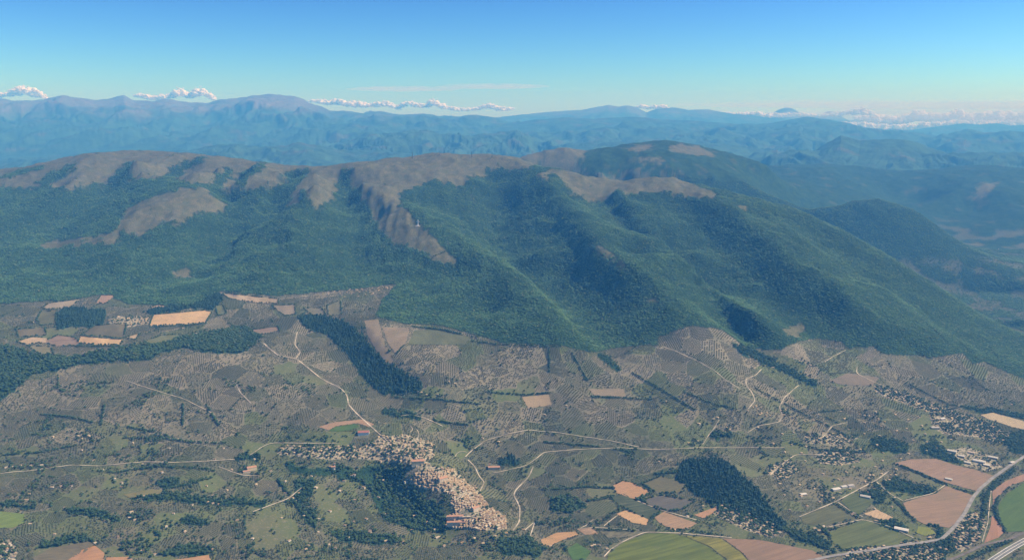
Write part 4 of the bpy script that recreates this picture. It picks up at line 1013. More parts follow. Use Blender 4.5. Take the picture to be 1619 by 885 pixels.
TEXT = {
    'old': ('terracotta-roofed stone house packed into the old hill town', 'houses of the old hill town'), 'terrace': ('long stone row house on the lower edge of the hill town', 'row houses under the hill town'),
    'upper': ('tiled house in the looser quarter above the old town', 'houses above the old town'), 'north': ('villa with garden trees along the street north of the old town', 'villas along the north street'),
    'valley': ('pale house of the village under the long mountain slope', 'houses of the valley village'), 'suburb': ('villa crowded inside the trunk road bend', 'villas inside the road bend'),
    'station': ('tiled house in the quarter beside the railway and trunk road', 'houses by the railway'), 'hamlet': ('house strung along the foot of the wooded hill', 'houses under the wooded hill'),
    'roadside': ('house on the rise above the white farm road', 'houses above the farm road'), 'roadside2': ('house along the white lane behind the wooded hill', 'houses along the white lane'),
    'slope': ('house in the long row stepping down the olive slope', 'houses down the olive slope'), 'crossroads': ('house near the junction below the slope hamlet', 'houses near the junction'),
    'collepino': ('house of the hamlet next to the bright stubble field', 'houses of the plateau hamlet'), 'southwest': ('house of the hamlet beside the orange ploughed field', 'houses beside the orange field'),
    'uppervillage': ('house of the upper village under the forested mountain', 'houses of the upper village'), 'slopehamlet': ('stone house of the tiny hamlet on the white S-shaped lane', 'houses of the slope hamlet'),
    'plain': ('house standing alone among the small plots of the plain', 'single houses of the plain'), 'terraces': ('house standing alone on the grove terraces below the lane', 'single houses of the terraces'),
    'farm': ('lone farmhouse among olive groves or fields', 'scattered farmhouses'),
}
def merged_houses(name, items, label, cat):
    V, F, MI, mats = [], [], [], []
    for (x, y, z, rz, s, pi, key) in items:
        c_, s_ = math.cos(rz), math.sin(rz)
        for me_ in ALLP[pi][:2]:
            o = len(V); mt = me_.materials[0]
            if mt not in mats: mats.append(mt)
            for v in me_.vertices:
                a, b, h_ = v.co * s; h_ *= .72
                V.append((x + a * c_ - b * s_, y + a * s_ + b * c_, z + h_))
            for f in me_.polygons:
                F.append([o + i for i in f.vertices]); MI.append(mats.index(mt))
    me_ = bpy.data.meshes.new(name); me_.from_pydata(V, [], F)
    for mt in mats: me_.materials.append(mt)
    me_.polygons.foreach_set('material_index', MI)
    return tag(link(name, me_), label, cat, kind='stuff')
stone = sorted([h for h in HOUSES if h[5] < 10], key=lambda h: h[1]); villa = sorted([h for h in HOUSES if h[5] >= 10], key=lambda h: h[1])
def nearest_place(x, y):
    return min(ANCHOR, key=lambda a: (a[0] - x) ** 2 + (a[1] - y) ** 2)[2]
SHAPE = {0: 'gabled', 1: 'large', 2: 'narrow', 3: 'long', 4: 'hip-roofed', 5: 'small', 10: 'gabled', 11: 'hip-roofed', 12: 'small gabled', 13: 'long', 14: 'square'}
_lm = [(*(float(v[0]) for v in hit([a], [b])[:2]), t) for a, b, t in ((661, 733, 'around the cream convent'), (700, 760, 'around the church with square tower'), (752, 806, 'around the church with slim tower'), (722, 822, 'above the long terrace blocks'), (790, 830, 'at the foot of the town spur'))]
def house_label(key, pi, x, y):
    if key == 'old':
        w_ = min(_lm, key=lambda a: (a[0] - x) ** 2 + (a[1] - y) ** 2)[2]
        return f'{SHAPE[pi]} tiled stone house {w_} in the old hill town', f'old town houses {w_}'
    if key == 'farm':
        return f'lone {SHAPE[pi]} farmhouse by the {nearest_place(x, y)}', 'scattered farmhouses'
    return f'{SHAPE[pi]} {TEXT[key][0]}', TEXT[key][1]
for lst, name, cat in ((stone, 'stone_house', 'stone house'), (villa, 'villa', 'villa')):
    for (x, y, z, rz, s, pi, key) in lst[:298]:
        nm = 'farmhouse' if key == 'farm' else name
        lab, grp = house_label(key, pi, x, y)
        make_building(nm, ALLP[pi], (x, y, z), rz, (s, s, s * .72), lab, 'farmhouse' if key == 'farm' else cat, grp)
if len(stone) > 298: merged_houses('rooftops', stone[298:], 'mass of small stone houses climbing the far side of the hill town', 'houses')
if len(villa) > 298: merged_houses('rooftops', villa[298:], 'scatter of small distant houses over the valley and slopes', 'houses')
for h in HOUSES: _paint(h[0], h[1], 4)

# landmark buildings
def special(name, px_, py_, rz, wall, roof, label, cat, size, kind='gable', extra=()):
    x, y, z = (float(v[0]) for v in hit([px_], [py_]))
    l, w, h, rh = size
    root = bpy.data.objects.new(name, None); col.objects.link(root); root.location = (x, y, z); root.rotation_euler = (0, 0, math.radians(rz))
    tag(root, label, cat)
    link('wall', gable_wall(l, w, h, rh, wall) if kind == 'gable' else box_mesh('wall', l, w, -8, h, wall), None, root)
    link('roof', gable_roof(l, w, h, rh, roof) if kind == 'gable' else hip_roof(l, w, h, rh, roof), None, root)
    link('windows', windows_mesh(l, w, h, M_GLASS), None, root)
    for (dx, dy, tw, th_) in extra:
        t = link('bell_tower', box_mesh('bell_tower', tw, tw, -8, th_, wall), None, root); t.location = (dx, dy, 0)
        a = tw / 2 + .4
        link('spire', mesh_of('spire', [(-a, -a, th_ + .02), (a, -a, th_ + .02), (a, a, th_ + .02), (-a, a, th_ + .02), (0, 0, th_ + tw * .8)], [(0, 1, 4), (1, 2, 4), (2, 3, 4), (3, 0, 4), (3, 2, 1, 0)], roof), None, t)
        for q in range(4):
            ang_ = q * math.pi / 2
            wdw = link('belfry_opening', mesh_of('belfry_opening', [(-tw * .2, -.08, 0), (tw * .2, -.08, 0), (tw * .2, -.08, 2.6), (-tw * .2, -.08, 2.6)], [(0, 1, 2, 3)], M_GLASS), None, t)
            wdw.location = (math.sin(ang_) * tw / 2, -math.cos(ang_) * tw / 2, th_ - 4); wdw.rotation_euler = (0, 0, ang_)
    _paint(x, y, max(l, w) * .55)
    return root
M_CREAM = plain_mat('cream_plaster', (.66, .55, .36), .1); M_BEIGE = plain_mat('beige_stone', (.56, .46, .34), .12, .3); M_TERRA = plain_mat('terracotta', (.36, .20, .13), .15, .4); M_REDR = plain_mat('red_brown_roof', (.27, .115, .085), .15, .3)
special('convent', 661, 733, 8, M_CREAM, M_TERRA, 'large cream convent at the top of the old hill town', 'convent', (48, 20, 15, 3))
special('church', 700, 760, 35, M_BEIGE, M_TERRA, 'stone church with square bell tower amid the crowded roofs', 'church', (34, 15, 13, 4), extra=[(-12, 10.5, 6, 27)])
special('church', 752, 806, 40, M_BEIGE, M_TERRA, 'stone church with slim bell tower low in the hill town', 'church', (28, 13, 12, 3.5), extra=[(-10, 9, 5, 24)])
special('church', 527, 740, 10, M_PLASTER, M_TERRA, 'small white church with tower among trees below the north street', 'church', (16, 9, 7, 2.5), extra=[(5, 6.6, 4, 17)])
special('sports_hall', 575, 685, 6, M_WHITE, M_REDR, 'sports hall with a broad red-brown roof beside the football pitch', 'sports hall', (44, 24, 8, 2.2))
special('monastery', 781, 741, 4, M_BEIGE, M_TERRA, 'long brown-roofed monastery before the dark villa copse', 'monastery', (46, 15, 9, 3), extra=[(-18, 9.6, 4.5, 17)])
special('manor', 398, 741, 25, M_CREAM, M_TERRA, 'large cream walled farm beside a dark copse', 'farm', (34, 18, 9, 3))
special('barn', 390, 746, 25, M_BEIGE, M_TERRA, 'low stone barn next to the cream walled farm', 'barn', (26, 10, 6, 2))
special('house_block', 720, 818, 6, M_BEIGE, M_TERRA, 'long stone block on the terrace under the old town', 'building', (60, 12, 9, 2.5))
special('house_block', 724, 828, 4, M_BEIGE, M_TERRA, 'longest pinkish block on the lowest town terrace', 'building', (76, 12, 9, 2.5))
for i, (px_, py_, rz, k, lab) in enumerate([
    (1505, 714, -35, 0, 'pale long shed closest to the upper brown field'), (1520, 722, -35, 1, 'pale shed amid the small industrial estate'), (1536, 716, -35, 1, 'grey shed behind the industrial estate yard'),
    (1548, 730, -35, 2, 'largest white shed beside the trunk road'), (1560, 736, -35, 1, 'white shed end-on to the trunk road'), (1530, 732, -35, 1, 'pale shed at the corner of the brown field'), (1570, 724, -35, 0, 'long shed at the back of the industrial estate'),
    (1368, 786, -28, 0, 'long white shed between two green fields'), (1322, 774, 20, 0, 'white farm shed by the straight farm road'), (1334, 770, 20, 1, 'white farm shed behind its larger twin'), (1345, 768, 20, 1, 'tan farm shed at the straight farm road'),
    (1425, 838, -30, 2, 'long pale shed above the road junction'), (1600, 732, 30, 1, 'pale shed between trunk road and curved brown strip'), (1270, 782, 15, 1, 'pale farm shed behind the dull green field'), (1500, 758, -35, 1, 'pale shed on the hedge between the brown fields'),
    (1478, 677, 0, 0, 'long cream shed beside the valley village'), (1490, 663, 20, 1, 'white shed amid the valley village houses')]):
    x, y, z = (float(v[0]) for v in hit([px_], [py_]))
    make_building('shed', P_SHED[k], (x, y, z), math.radians(rz), (1, 1, 1), lab, 'shed', 'white sheds of the plain')
    _paint(x, y, 26)

# masts on the crest, and the white monument on the spur
def lattice(name, px_, py_, h, w, mat, label, cat, dish):
    x, y, z = (float(v[0]) for v in hit([px_], [py_]))
    root = bpy.data.objects.new(name, None); col.objects.link(root); root.location = (x, y, z); tag(root, label, cat)
    link('base', box_mesh('base', w * 1.6, w * 1.6, -6, 2.2, M_BEIGE), None, root)
    for sx, sy in ((-1, -1), (1, -1), (1, 1), (-1, 1)):
        t = .95
        b0, b1 = w / 2, w / 5
        v = [(sx * b0 + dx, sy * b0 + dy, 2.2) for dx, dy in ((-t, -t), (t, -t), (t, t), (-t, t))] + [(sx * b1 + dx, sy * b1 + dy, h) for dx, dy in ((-t, -t), (t, -t), (t, t), (-t, t))]
        link('leg', mesh_of('leg', v, [(0, 1, 5, 4), (1, 2, 6, 5), (2, 3, 7, 6), (3, 0, 4, 7), (4, 5, 6, 7)], mat), None, root)
    n = int(h / 5)
    for k in range(1, n):
        zz = 2.2 + (h - 2.2) * k / n; ww = (w / 2 + (w / 5 - w / 2) * k / n) * 2 + .4
        link('brace', box_mesh('brace', ww, ww, zz - .22, zz + .22, mat), None, root)
    if dish:
        bm_ = bmesh.new(); bmesh.ops.create_cone(bm_, cap_ends=True, segments=12, radius1=2.2, radius2=1.2, depth=1.2, matrix=Matrix.Translation((0, -1.6, h * .7)) @ Matrix.Rotation(math.pi / 2, 4, 'X'))
        me_ = bpy.data.meshes.new('dish'); bm_.to_mesh(me_); bm_.free(); me_.materials.append(M_WHITE); link('dish', me_, None, root)
    link('tip', box_mesh('tip', 2.0, 2.0, h - .1, h + 8, mat), None, root)
M_MAST = plain_mat('dark_steel', (.08, .085, .09), .15, .5, .5, .3)
lattice('antenna_mast', 778, 250.5, 44, 8, M_MAST, 'thickest dark antenna mast on the bare crest', 'antenna mast', True)
lattice('antenna_mast', 746, 249.5, 48, 5, M_MAST, 'tall thin antenna mast on the bare crest', 'antenna mast', False)
lattice('antenna_mast', 694.5, 247, 34, 5, M_MAST, 'short antenna mast beside the reddish crest patch', 'antenna mast', True)
lattice('antenna_mast', 652, 251.5, 56, 4, M_MAST, 'spindly antenna mast at the saddle of the crest', 'antenna mast', False)
def monument(px_, py_):
    x, y, z = (float(v[0]) for v in hit([px_], [py_]))
    root = bpy.data.objects.new('monument', None); col.objects.link(root); root.location = (x, y, z); tag(root, 'tall white cross monument on a pale pad on the bare spur', 'monument')
    link('pad', box_mesh('pad', 34, 30, -5, 1.6, plain_mat('pale_gravel', (.46, .40, .32))), None, root)
    link('plinth', box_mesh('plinth', 13, 11, 1.6, 8, M_WHITE), None, root)
    link('shaft', box_mesh('shaft', 6.5, 5.5, 8, 44, M_WHITE), None, root)
    link('arm', box_mesh('arm', 19, 5, 30, 34.5, M_WHITE), None, root)
    _paint(x, y, 30)
monument(661, 358)
# ------------------------------------------------------------------ trees
def leaf_mat(name, a, b, c_=None):
    m = NT(name, .8, .15)
    oi = m.n('ShaderNodeObjectInfo')
    cc = m.mix(oi.outputs['Random'], a, b)
    stand = m.ramp(m.noise(.0045, 5, .62, oi.outputs['Location']), .36, .66)       # stands of lighter and darker species
    cc = m.mix(stand, m.mix(.5, cc, a), m.mix(.45, cc, tuple(v * 1.5 for v in b)))
    if c_: cc = m.mix(m.ramp(oi.outputs['Random'], .86, .95), cc, c_)
    cc = m.mix(m.math('MULTIPLY', m.ramp(m.noise(.9, 2, .6), .4, .7), .35), cc, tuple(v * 1.6 for v in b))
    return m.color(cc)
M_BARK = plain_mat('bark', (.10, .075, .05), .25, .8)
M_BROAD = leaf_mat('broad_leaves', (.015, .036, .015), (.036, .062, .021), (.065, .08, .03))
M_OAK = leaf_mat('oak_leaves', (.026, .066, .029), (.058, .112, .042), (.105, .135, .058))
M_PINE = leaf_mat('pine_needles', (.012, .030, .018), (.024, .048, .024))
M_OLIVE = leaf_mat('olive_leaves', (.048, .060, .032), (.090, .100, .058))

def crown_bm(kind, seed, big=False):
    """uneven crown of several leaf clumps; the big one adds loose leaf tufts round the rim"""
    r = random.Random(seed); bm = bmesh.new()
    def blob(cx, cy, cz, rx, ry, rz, sub=1):
        res = bmesh.ops.create_icosphere(bm, subdivisions=sub, radius=1.0)
        for v in res['verts']:
            k = r.uniform(.72, 1.18)
            v.co = Vector((cx + v.co.x * rx * k, cy + v.co.y * ry * k, cz + v.co.z * rz * k))
    if kind == 'cone':
        for k in range(3):
            bmesh.ops.create_cone(bm, segments=7, radius1=.42 - .11 * k, radius2=.03, depth=.62, matrix=Matrix.Translation((r.uniform(-.03, .03), r.uniform(-.03, .03), .38 + .27 * k)))
    elif kind == 'column':
        blob(0, 0, .5, .16, .16, .42); blob(.02, .01, .8, .10, .10, .22)
    else:
        blob(0, 0, .62, .40, .40, .30)
        for k in range(3 if not big else 5):
            a = k * 2.2 + r.uniform(-.4, .4)
            blob(math.cos(a) * .27, math.sin(a) * .27, .52 + r.uniform(-.08, .22), .24, .24, .20)
    if big:
        for k in range(70):
            a, e = r.uniform(0, 6.283), r.uniform(-.5, 1.4); rad = r.uniform(.40, .56) if kind != 'column' else r.uniform(.14, .2)
            hz_ = .58 if kind != 'column' else .5
            p = Vector((math.cos(a) * math.cos(e) * rad, math.sin(a) * math.cos(e) * rad, hz_ + math.sin(e) * (.34 if kind != 'column' else .45)))
            q = [p + Vector((r.uniform(-.07, .07), r.uniform(-.07, .07), r.uniform(-.06, .06))) for _ in range(3)]
            bm.faces.new([bm.verts.new(t) for t in q])
    return bm
def trunk_bm(bm=None, r0=.035, r1=.018, h=.5):
    bm = bm or bmesh.new()
    bmesh.ops.create_cone(bm, segments=6, radius1=r0, radius2=r1, depth=h + .12, matrix=Matrix.Translation((0, 0, (h - .12) / 2)))
    for a in (0.4, 2.5, 4.6):
        m_ = Matrix.Translation((math.cos(a) * .08, math.sin(a) * .08, h * .85)) @ Matrix.Rotation(a, 4, 'Z') @ Matrix.Rotation(.75, 4, 'Y')
        bmesh.ops.create_cone(bm, segments=4, radius1=r1, radius2=.006, depth=.26, matrix=m_)
    return bm
def to_mesh(bm, name, mat):
    me_ = bpy.data.meshes.new(name); bm.to_mesh(me_); bm.free(); me_.materials.append(mat)
    for p_ in me_.polygons: p_.use_smooth = False
    return me_
def tree_source(name, kind, seed, leaf, flat=1.0):
    """one small tree (crown and trunk in one mesh) for the masses"""
    bm = crown_bm(kind, seed); n = len(bm.faces); trunk_bm(bm)
    for v in bm.verts: v.co.z *= flat
    me_ = bpy.data.meshes.new(name); bm.to_mesh(me_); bm.free()
    me_.materials.append(leaf); me_.materials.append(M_BARK)
    me_.polygons.foreach_set('material_index', [0 if i < n else 1 for i in range(len(me_.polygons))])
    return bpy.data.objects.new(name, me_)                     # not linked to the scene: only a pattern for the masses

def mass(name, pts, size, sources, label, cat, seed=1, squash=(.85, 1.2)):
    """a wood or grove: one object whose points each carry a tree"""
    x, y = pts
    if len(x) == 0: return
    z = ground(x, y) - .3
    me_ = bpy.data.meshes.new(name)
    me_.vertices.add(len(x)); me_.vertices.foreach_set('co', np.stack([x, y, z], 1).astype(np.float32).ravel())
    r = np.random.default_rng(seed)
    set_attr(me_, 'tree_size', size); set_attr(me_, 'tree_turn', r.uniform(0, 6.283, len(x)))
    a = me_.attributes.new('tree_kind', 'INT', 'POINT'); a.data.foreach_set('value', r.integers(0, len(sources), len(x)).astype(np.int32))
    o = tag(link(name, me_), label, cat, kind='stuff')
    g = bpy.data.node_groups.new(name + '_scatter', 'GeometryNodeTree')
    g.interface.new_socket('Geometry', in_out='INPUT', socket_type='NodeSocketGeometry')
    g.interface.new_socket('Geometry', in_out='OUTPUT', socket_type='NodeSocketGeometry')
    N, L = g.nodes, g.links
    gi, go = N.new('NodeGroupInput'), N.new('NodeGroupOutput')
    iop = N.new('GeometryNodeInstanceOnPoints'); iop.inputs['Pick Instance'].default_value = True
    jn = N.new('GeometryNodeJoinGeometry')
    for s in reversed(sources):
        oi = N.new('GeometryNodeObjectInfo'); oi.inputs['Object'].default_value = s; oi.inputs['As Instance'].default_value = True
        L.new(oi.outputs['Geometry'], jn.inputs[0])
    def named(nm, typ):
        d = N.new('GeometryNodeInputNamedAttribute'); d.data_type = typ; d.inputs['Name'].default_value = nm
        return d.outputs[0]
    cx = N.new('ShaderNodeCombineXYZ'); L.new(named('tree_turn', 'FLOAT'), cx.inputs[2])
    L.new(gi.outputs[0], iop.inputs['Points']); L.new(jn.outputs[0], iop.inputs['Instance'])
    L.new(named('tree_kind', 'INT'), iop.inputs['Instance Index']); L.new(named('tree_size', 'FLOAT'), iop.inputs['Scale']); L.new(cx.outputs[0], iop.inputs['Rotation'])
    L.new(iop.outputs[0], go.inputs[0])
    md = o.modifiers.new('scatter', 'NODES'); md.node_group = g
    return o

SRC_OAK = [tree_source('oak', 'round', 30 + i, M_OAK, .52) for i in range(4)]
SRC_BROAD = [tree_source('broadleaf', 'round', 40 + i, M_BROAD) for i in range(4)]
SRC_PINE = [tree_source('pine', 'cone', 50 + i, M_PINE) for i in range(2)] + [tree_source('pine', 'round', 55, M_PINE)]
SRC_OLIVE = [tree_source('olive', 'round', 60 + i, M_OLIVE) for i in range(4)]

tr = np.random.default_rng(5)
# cells of the land sheet: area, cover, in sight
CX = .25 * (GX[:-1, :-1] + GX[1:, :-1] + GX[:-1, 1:] + GX[1:, 1:]); CY = .5 * (GY[:-1, :-1] + GY[1:, :-1])
CA = (YR[1:] - YR[:-1])[:, None] * (UC[1] - UC[0]) * CY
CF, CG = forest_a[:-1, :-1], grass_a[:-1, :-1]
CV = GVIS[:-1, :-1] | GVIS[1:, :-1]
CAGR, CWOOD, CTOWN = agri[:-1, :-1], wood[:-1, :-1], town[:-1, :-1]
CPX, CPY = GPX[:-1, :-1], GPY[:-1, :-1]
SEEN = CV & (CPX > -90) & (CPX < PW + 90) & (CPY < 960)

def scatter(expect):
    """random points in cells, `expect` trees per cell"""
    n = tr.poisson(expect)
    r_, c_ = np.nonzero(n)
    k = np.repeat(np.arange(len(r_)), n[r_, c_])
    r_, c_ = r_[k], c_[k]
    y = YR[r_] + tr.random(len(r_)) * (YR[r_ + 1] - YR[r_])
    u = UC[c_] + tr.random(len(r_)) * (UC[1] - UC[0])
    return u * y, y
# mountain forest: crowns grow into each other
sp = np.interp(CY, [4000, 6000, 8500], [6.6, 7.6, 9.8])
fx, fy = scatter(np.where(SEEN & ~CAGR & (CF > .12) & (CY < 9000), np.clip(CF * 1.25 - .12, 0, 1) * CA / sp ** 2, 0))
k = free(fx, fy); fx, fy = fx[k], fy[k]
mass('forest', (fx, fy), np.interp(fy, [4000, 6000, 8500], [8.2, 9.4, 12.0]) * tr.gamma(9, 1 / 9, len(fx)).clip(.5, 1.8), SRC_OAK, 'dense green oak forest covering the mountain flank', 'forest', 3)
# scattered scrub on the bare ground
gx_, gy_ = scatter(np.where(SEEN & (CG > .4) & ~CAGR & (CY < 9000), CA / 55 ** 2 * (.3 + 5 * (spk[:-1, :-1] > .18)), 0))
mass('scrub', (gx_, gy_), tr.uniform(3.5, 9, len(gx_)), SRC_OAK, 'dark juniper scrub dotted over the bare pasture', 'scrub', 4)
# woods of the farmed slopes
WTXT = {'plateau': 'dark wood along the plateau rim', 'plateau2': 'dark copse on the plateau', 'wedge': 'dark wedge of conifers at the mouth of the mountain valley', 'strip': 'dark conifer strip running down the slope', 'town': 'dark wood below the old hill town',
        'hill': 'dark wooded hill above the strung-out houses', 'copse': 'copse under the white curving road', 'villa': 'dark copse behind the monastery', 'grove': 'small dark grove by the short white lane', 'gully': 'dark tree-filled gully on the olive slope', 'farm': 'dark copse behind the walled farm'}
other = [[], []]
for kx, poly in WOODS.items():
    inside = inpoly(GPX, GPY, poly)[:-1, :-1] & CWOOD & SEEN
    d_ = 7.8 if kx in ('strip', 'wedge', 'hill') else 8.6
    wx, wy = scatter(np.where(inside, CA / d_ ** 2 * (smooth(-.25, .2, fbm(CX / 65, CY / 65, 3, 95) + .9 * smooth(560, 680, CPX) - .2) if kx == 'town' else 1), 0))
    e_ = tr.random(len(wx)) < .22                              # stray trees round the edge
    wx, wy = np.append(wx, wx[e_] + tr.normal(0, 15, e_.sum())), np.append(wy, wy[e_] + tr.normal(0, 18, e_.sum()))
    k = free(wx, wy); wx, wy = wx[k], wy[k]
    if kx in WTXT:
        mass('wood', (wx, wy), tr.gamma(12, 11 / 12, len(wx)).clip(5, 17), SRC_PINE if kx in ('strip', 'wedge', 'hill', 'plateau2', 'villa') else SRC_BROAD, WTXT[kx], 'wood', hash(kx) % 97 if False else len(kx))
    else:
        other[0].append(wx); other[1].append(wy)
# groves: plots with their own row direction and spacing
okp = sample(agri, SX.ravel(), SY.ravel())
S = np.stack([SX.ravel()[okp], SY.ravel()[okp]], 1); SPL, SPG = PLOT.ravel()[okp], PLOT2.ravel()[okp]
ox, oy, oz_, hx, hy = [], [], [], [], []
dens_n = fbm(S[:, 0] / 500, S[:, 1] / 500, 3, 81)
for i in range(len(S)):
    dd = np.hypot(S[:, 0] - S[i, 0], S[:, 1] - S[i, 1])
    nb = np.argsort(dd)[1:12]
    R = dd[nb[5]] * 1.2
    spc = tr.uniform(6.6, 9.6) * (1.0 + .10 * (S[i, 1] - 3000) / 1500)
    if SPG[i] > .85 and tr.random() < .35: continue             # open meadow
    th = tr.choice([.1, .35, 1.0, 1.25]) + tr.normal(0, .12)
    n_ = int(R / spc) + 1
    gx_, gy_ = np.meshgrid(np.arange(-n_, n_ + 1) * spc, np.arange(-n_, n_ + 1) * spc * tr.uniform(.8, 1.15))
    jit = tr.choice([.35, .7, 2.2], p=[.5, .3, .2])
    gx_ = gx_.ravel() + tr.normal(0, jit, gx_.size); gy_ = gy_.ravel() + tr.normal(0, jit, gy_.size)
    X_ = S[i, 0] + gx_ * math.cos(th) - gy_ * math.sin(th); Y_ = S[i, 1] + gx_ * math.sin(th) + gy_ * math.cos(th)
    d0_ = np.hypot(X_ - S[i, 0], Y_ - S[i, 1])
    dn = np.min([np.hypot(X_ - S[j, 0], Y_ - S[j, 1]) for j in nb], 0)
    own = dn > d0_
    edge = own & (dn - d0_ < 5)
    keep = tr.random(len(X_)) < np.clip(.86 + dens_n[i] * .6 + tr.normal(0, .12), .35, .98)
    inn = own & ~edge & keep
    ox.append(X_[inn]); oy.append(Y_[inn]); oz_.append(np.full(inn.sum(), spc * tr.uniform(.56, .82)))
    if tr.random() < .30:                                       # some plots are hedged
        hk = edge & (tr.random(len(X_)) < .75) & ((tr.random() < .5) | (gx_ > 0))
        hx.append(X_[hk]); hy.append(Y_[hk])
ox, oy, oz_ = np.concatenate(ox), np.concatenate(oy), np.concatenate(oz_)
ok = free(ox, oy) & (oy > 2400) & sample(agri & ~wood & ~town & GVIS, ox, oy)
qx, qy = to_pix(ox, oy, ground(ox, oy))
ok &= (qx > -60) & (qx < PW + 60) & (qy < 930) & (tr.random(len(ox)) < np.where((qx > 1250) & (qy > 700), .55, 1))
ox, oy, oz_ = ox[ok], oy[ok], oz_[ok]
# drawn tree rows and hedges
HEDGES = [([(64, 656), (110, 660), (144, 668)], 4), ([(166, 640), (160, 670)], 4), ([(290, 640), (289, 673)], 4), ([(326, 640), (346, 673)], 4), ([(202, 676), (244, 683)], 4), ([(194, 693), (257, 693), (304, 700), (357, 701)], 6),
          ([(149, 745), (188, 747), (249, 737), (300, 740), (340, 744)], 6), ([(249, 777), (300, 765), (335, 755)], 8), ([(170, 812), (150, 806), (105, 806)], 8), ([(0, 720), (60, 716), (120, 705)], 3),
          ([(1413, 733), (1455, 749), (1494, 766)], 10), ([(1494, 768), (1515, 774), (1540, 780)], 6), ([(1437, 816), (1470, 829), (1490, 836)], 10), ([(1604, 742), (1575, 763), (1558, 790), (1554, 820)], 14), ([(1577, 784), (1573, 805), (1581, 828), (1590, 842)], 10),
          ([(1590, 800), (1598, 820), (1602, 835)], 6), ([(1600, 855), (1570, 866), (1530, 885)], 10), ([(968, 770), (985, 782), (1006, 792), (1030, 780)], 6), ([(945, 838), (985, 838), (1020, 840)], 6), ([(888, 862), (905, 876), (925, 890)], 10), ([(930, 792), (966, 786)], 10),
          ([(1026, 823), (1045, 810)], 5), ([(1085, 838), (1150, 849)], 6), ([(1300, 834), (1330, 870), (1400, 866)], 6), ([(1320, 797), (1350, 816), (1366, 822)], 4), ([(1386, 765), (1408, 786), (1425, 800), (1437, 815)], 7), ([(650, 517), (700, 522), (745, 534)], 8),
          ([(745, 540), (800, 546), (880, 549)], 6), ([(868, 550), (868, 590)], 5), ([(640, 545), (627, 560)], 5), ([(612, 557), (622, 553)], 4), ([(905, 560), (930, 605)], 4), ([(770, 620), (830, 625), (870, 622)], 5), ([(935, 628), (985, 630), (1030, 632)], 5),
          ([(1000, 590), (1060, 625), (1100, 650)], 6), ([(1080, 620), (1130, 640), (1165, 648)], 6), ([(1195, 615), (1260, 650), (1340, 690)], 4), ([(1305, 660), (1325, 670)], 6), ([(740, 690), (735, 705), (748, 712)], 6), ([(775, 765), (800, 780)], 7),
          ([(640, 655), (700, 668), (740, 672)], 3), ([(440, 758), (470, 800), (500, 830)], 8), ([(130, 868), (98, 890)], 5), ([(60, 866), (140, 852), (152, 858)], 7), ([(255, 876), (330, 872)], 8), ([(1440, 610), (1500, 640), (1560, 650), (1619, 662)], 6), ([(1250, 700), (1300, 712), (1370, 716)], 5),
          ([(238, 518), (300, 515), (326, 512)], 4), ([(326, 510), (335, 494)], 3), ([(100, 548), (160, 548), (195, 548)], 6), ([(1240, 838), (1275, 852), (1320, 872)], 14), ([(860, 700), (930, 705), (1000, 715)], 3), ([(870, 775), (930, 770), (968, 772)], 4), ([(1035, 750), (1075, 745)], 8), ([(620, 628), (690, 632), (760, 640)], 4)]
HEDGES += [([*f_[0], f_[0][0]], 4) for f_ in FIELDS[:19] + FIELDS[32:36]]            # hedged plateau fields
for pts, wd in HEDGES:
    p = densify(pts, 5); x, y, z = hit(p[:, 0], p[:, 1]); x, y = resample(x, y, 4.2)
    for q in range(max(1, round(wd / 5))):
        g = tr.random(len(x)) < .88
        hx.append(x[g] + tr.normal(0, wd * .35, g.sum())); hy.append(y[g] + tr.normal(0, wd * .35, g.sum()))
# garden trees between the houses, lone trees
tx_, ty_ = scatter(np.where(SEEN & CTOWN, CA / 15 ** 2, 0)); hx.append(tx_); hy.append(ty_)
for kx in ('north', 'suburb', 'station', 'hamlet', 'valley', 'roadside', 'roadside2', 'crossroads', 'slope', 'southwest'):
    inside = inpoly(CPX, CPY, TOWN[kx]) & SEEN
    tx_, ty_ = scatter(np.where(inside, CA / 11 ** 2, 0)); hx.append(tx_); hy.append(ty_)
cl = fbm(CX / 160, CY / 160, 3, 91)
tx_, ty_ = scatter(np.where(SEEN & CAGR & ~CWOOD & (CPY > 600), CA / 60 ** 2 + (cl > .34) * CA / 13 ** 2 * ((CPY > 690) | (CPX < 500)), 0)); hx.append(tx_); hy.append(ty_)
for (px_, py_) in FARMS:
    x, y, z = hit([px_], [py_]); n_ = int(tr.integers(4, 12))
    hx.append(x + tr.normal(0, 16, n_)); hy.append(y + tr.normal(0, 16, n_))
hx, hy = np.concatenate(hx + other[0]), np.concatenate(hy + other[1])
ok = free(hx, hy) & (hy > 2400) & (hy < 6500) & sample(GVIS, hx, hy)
hx, hy = hx[ok], hy[ok]
hsz = tr.uniform(6.0, 12.5, len(hx))

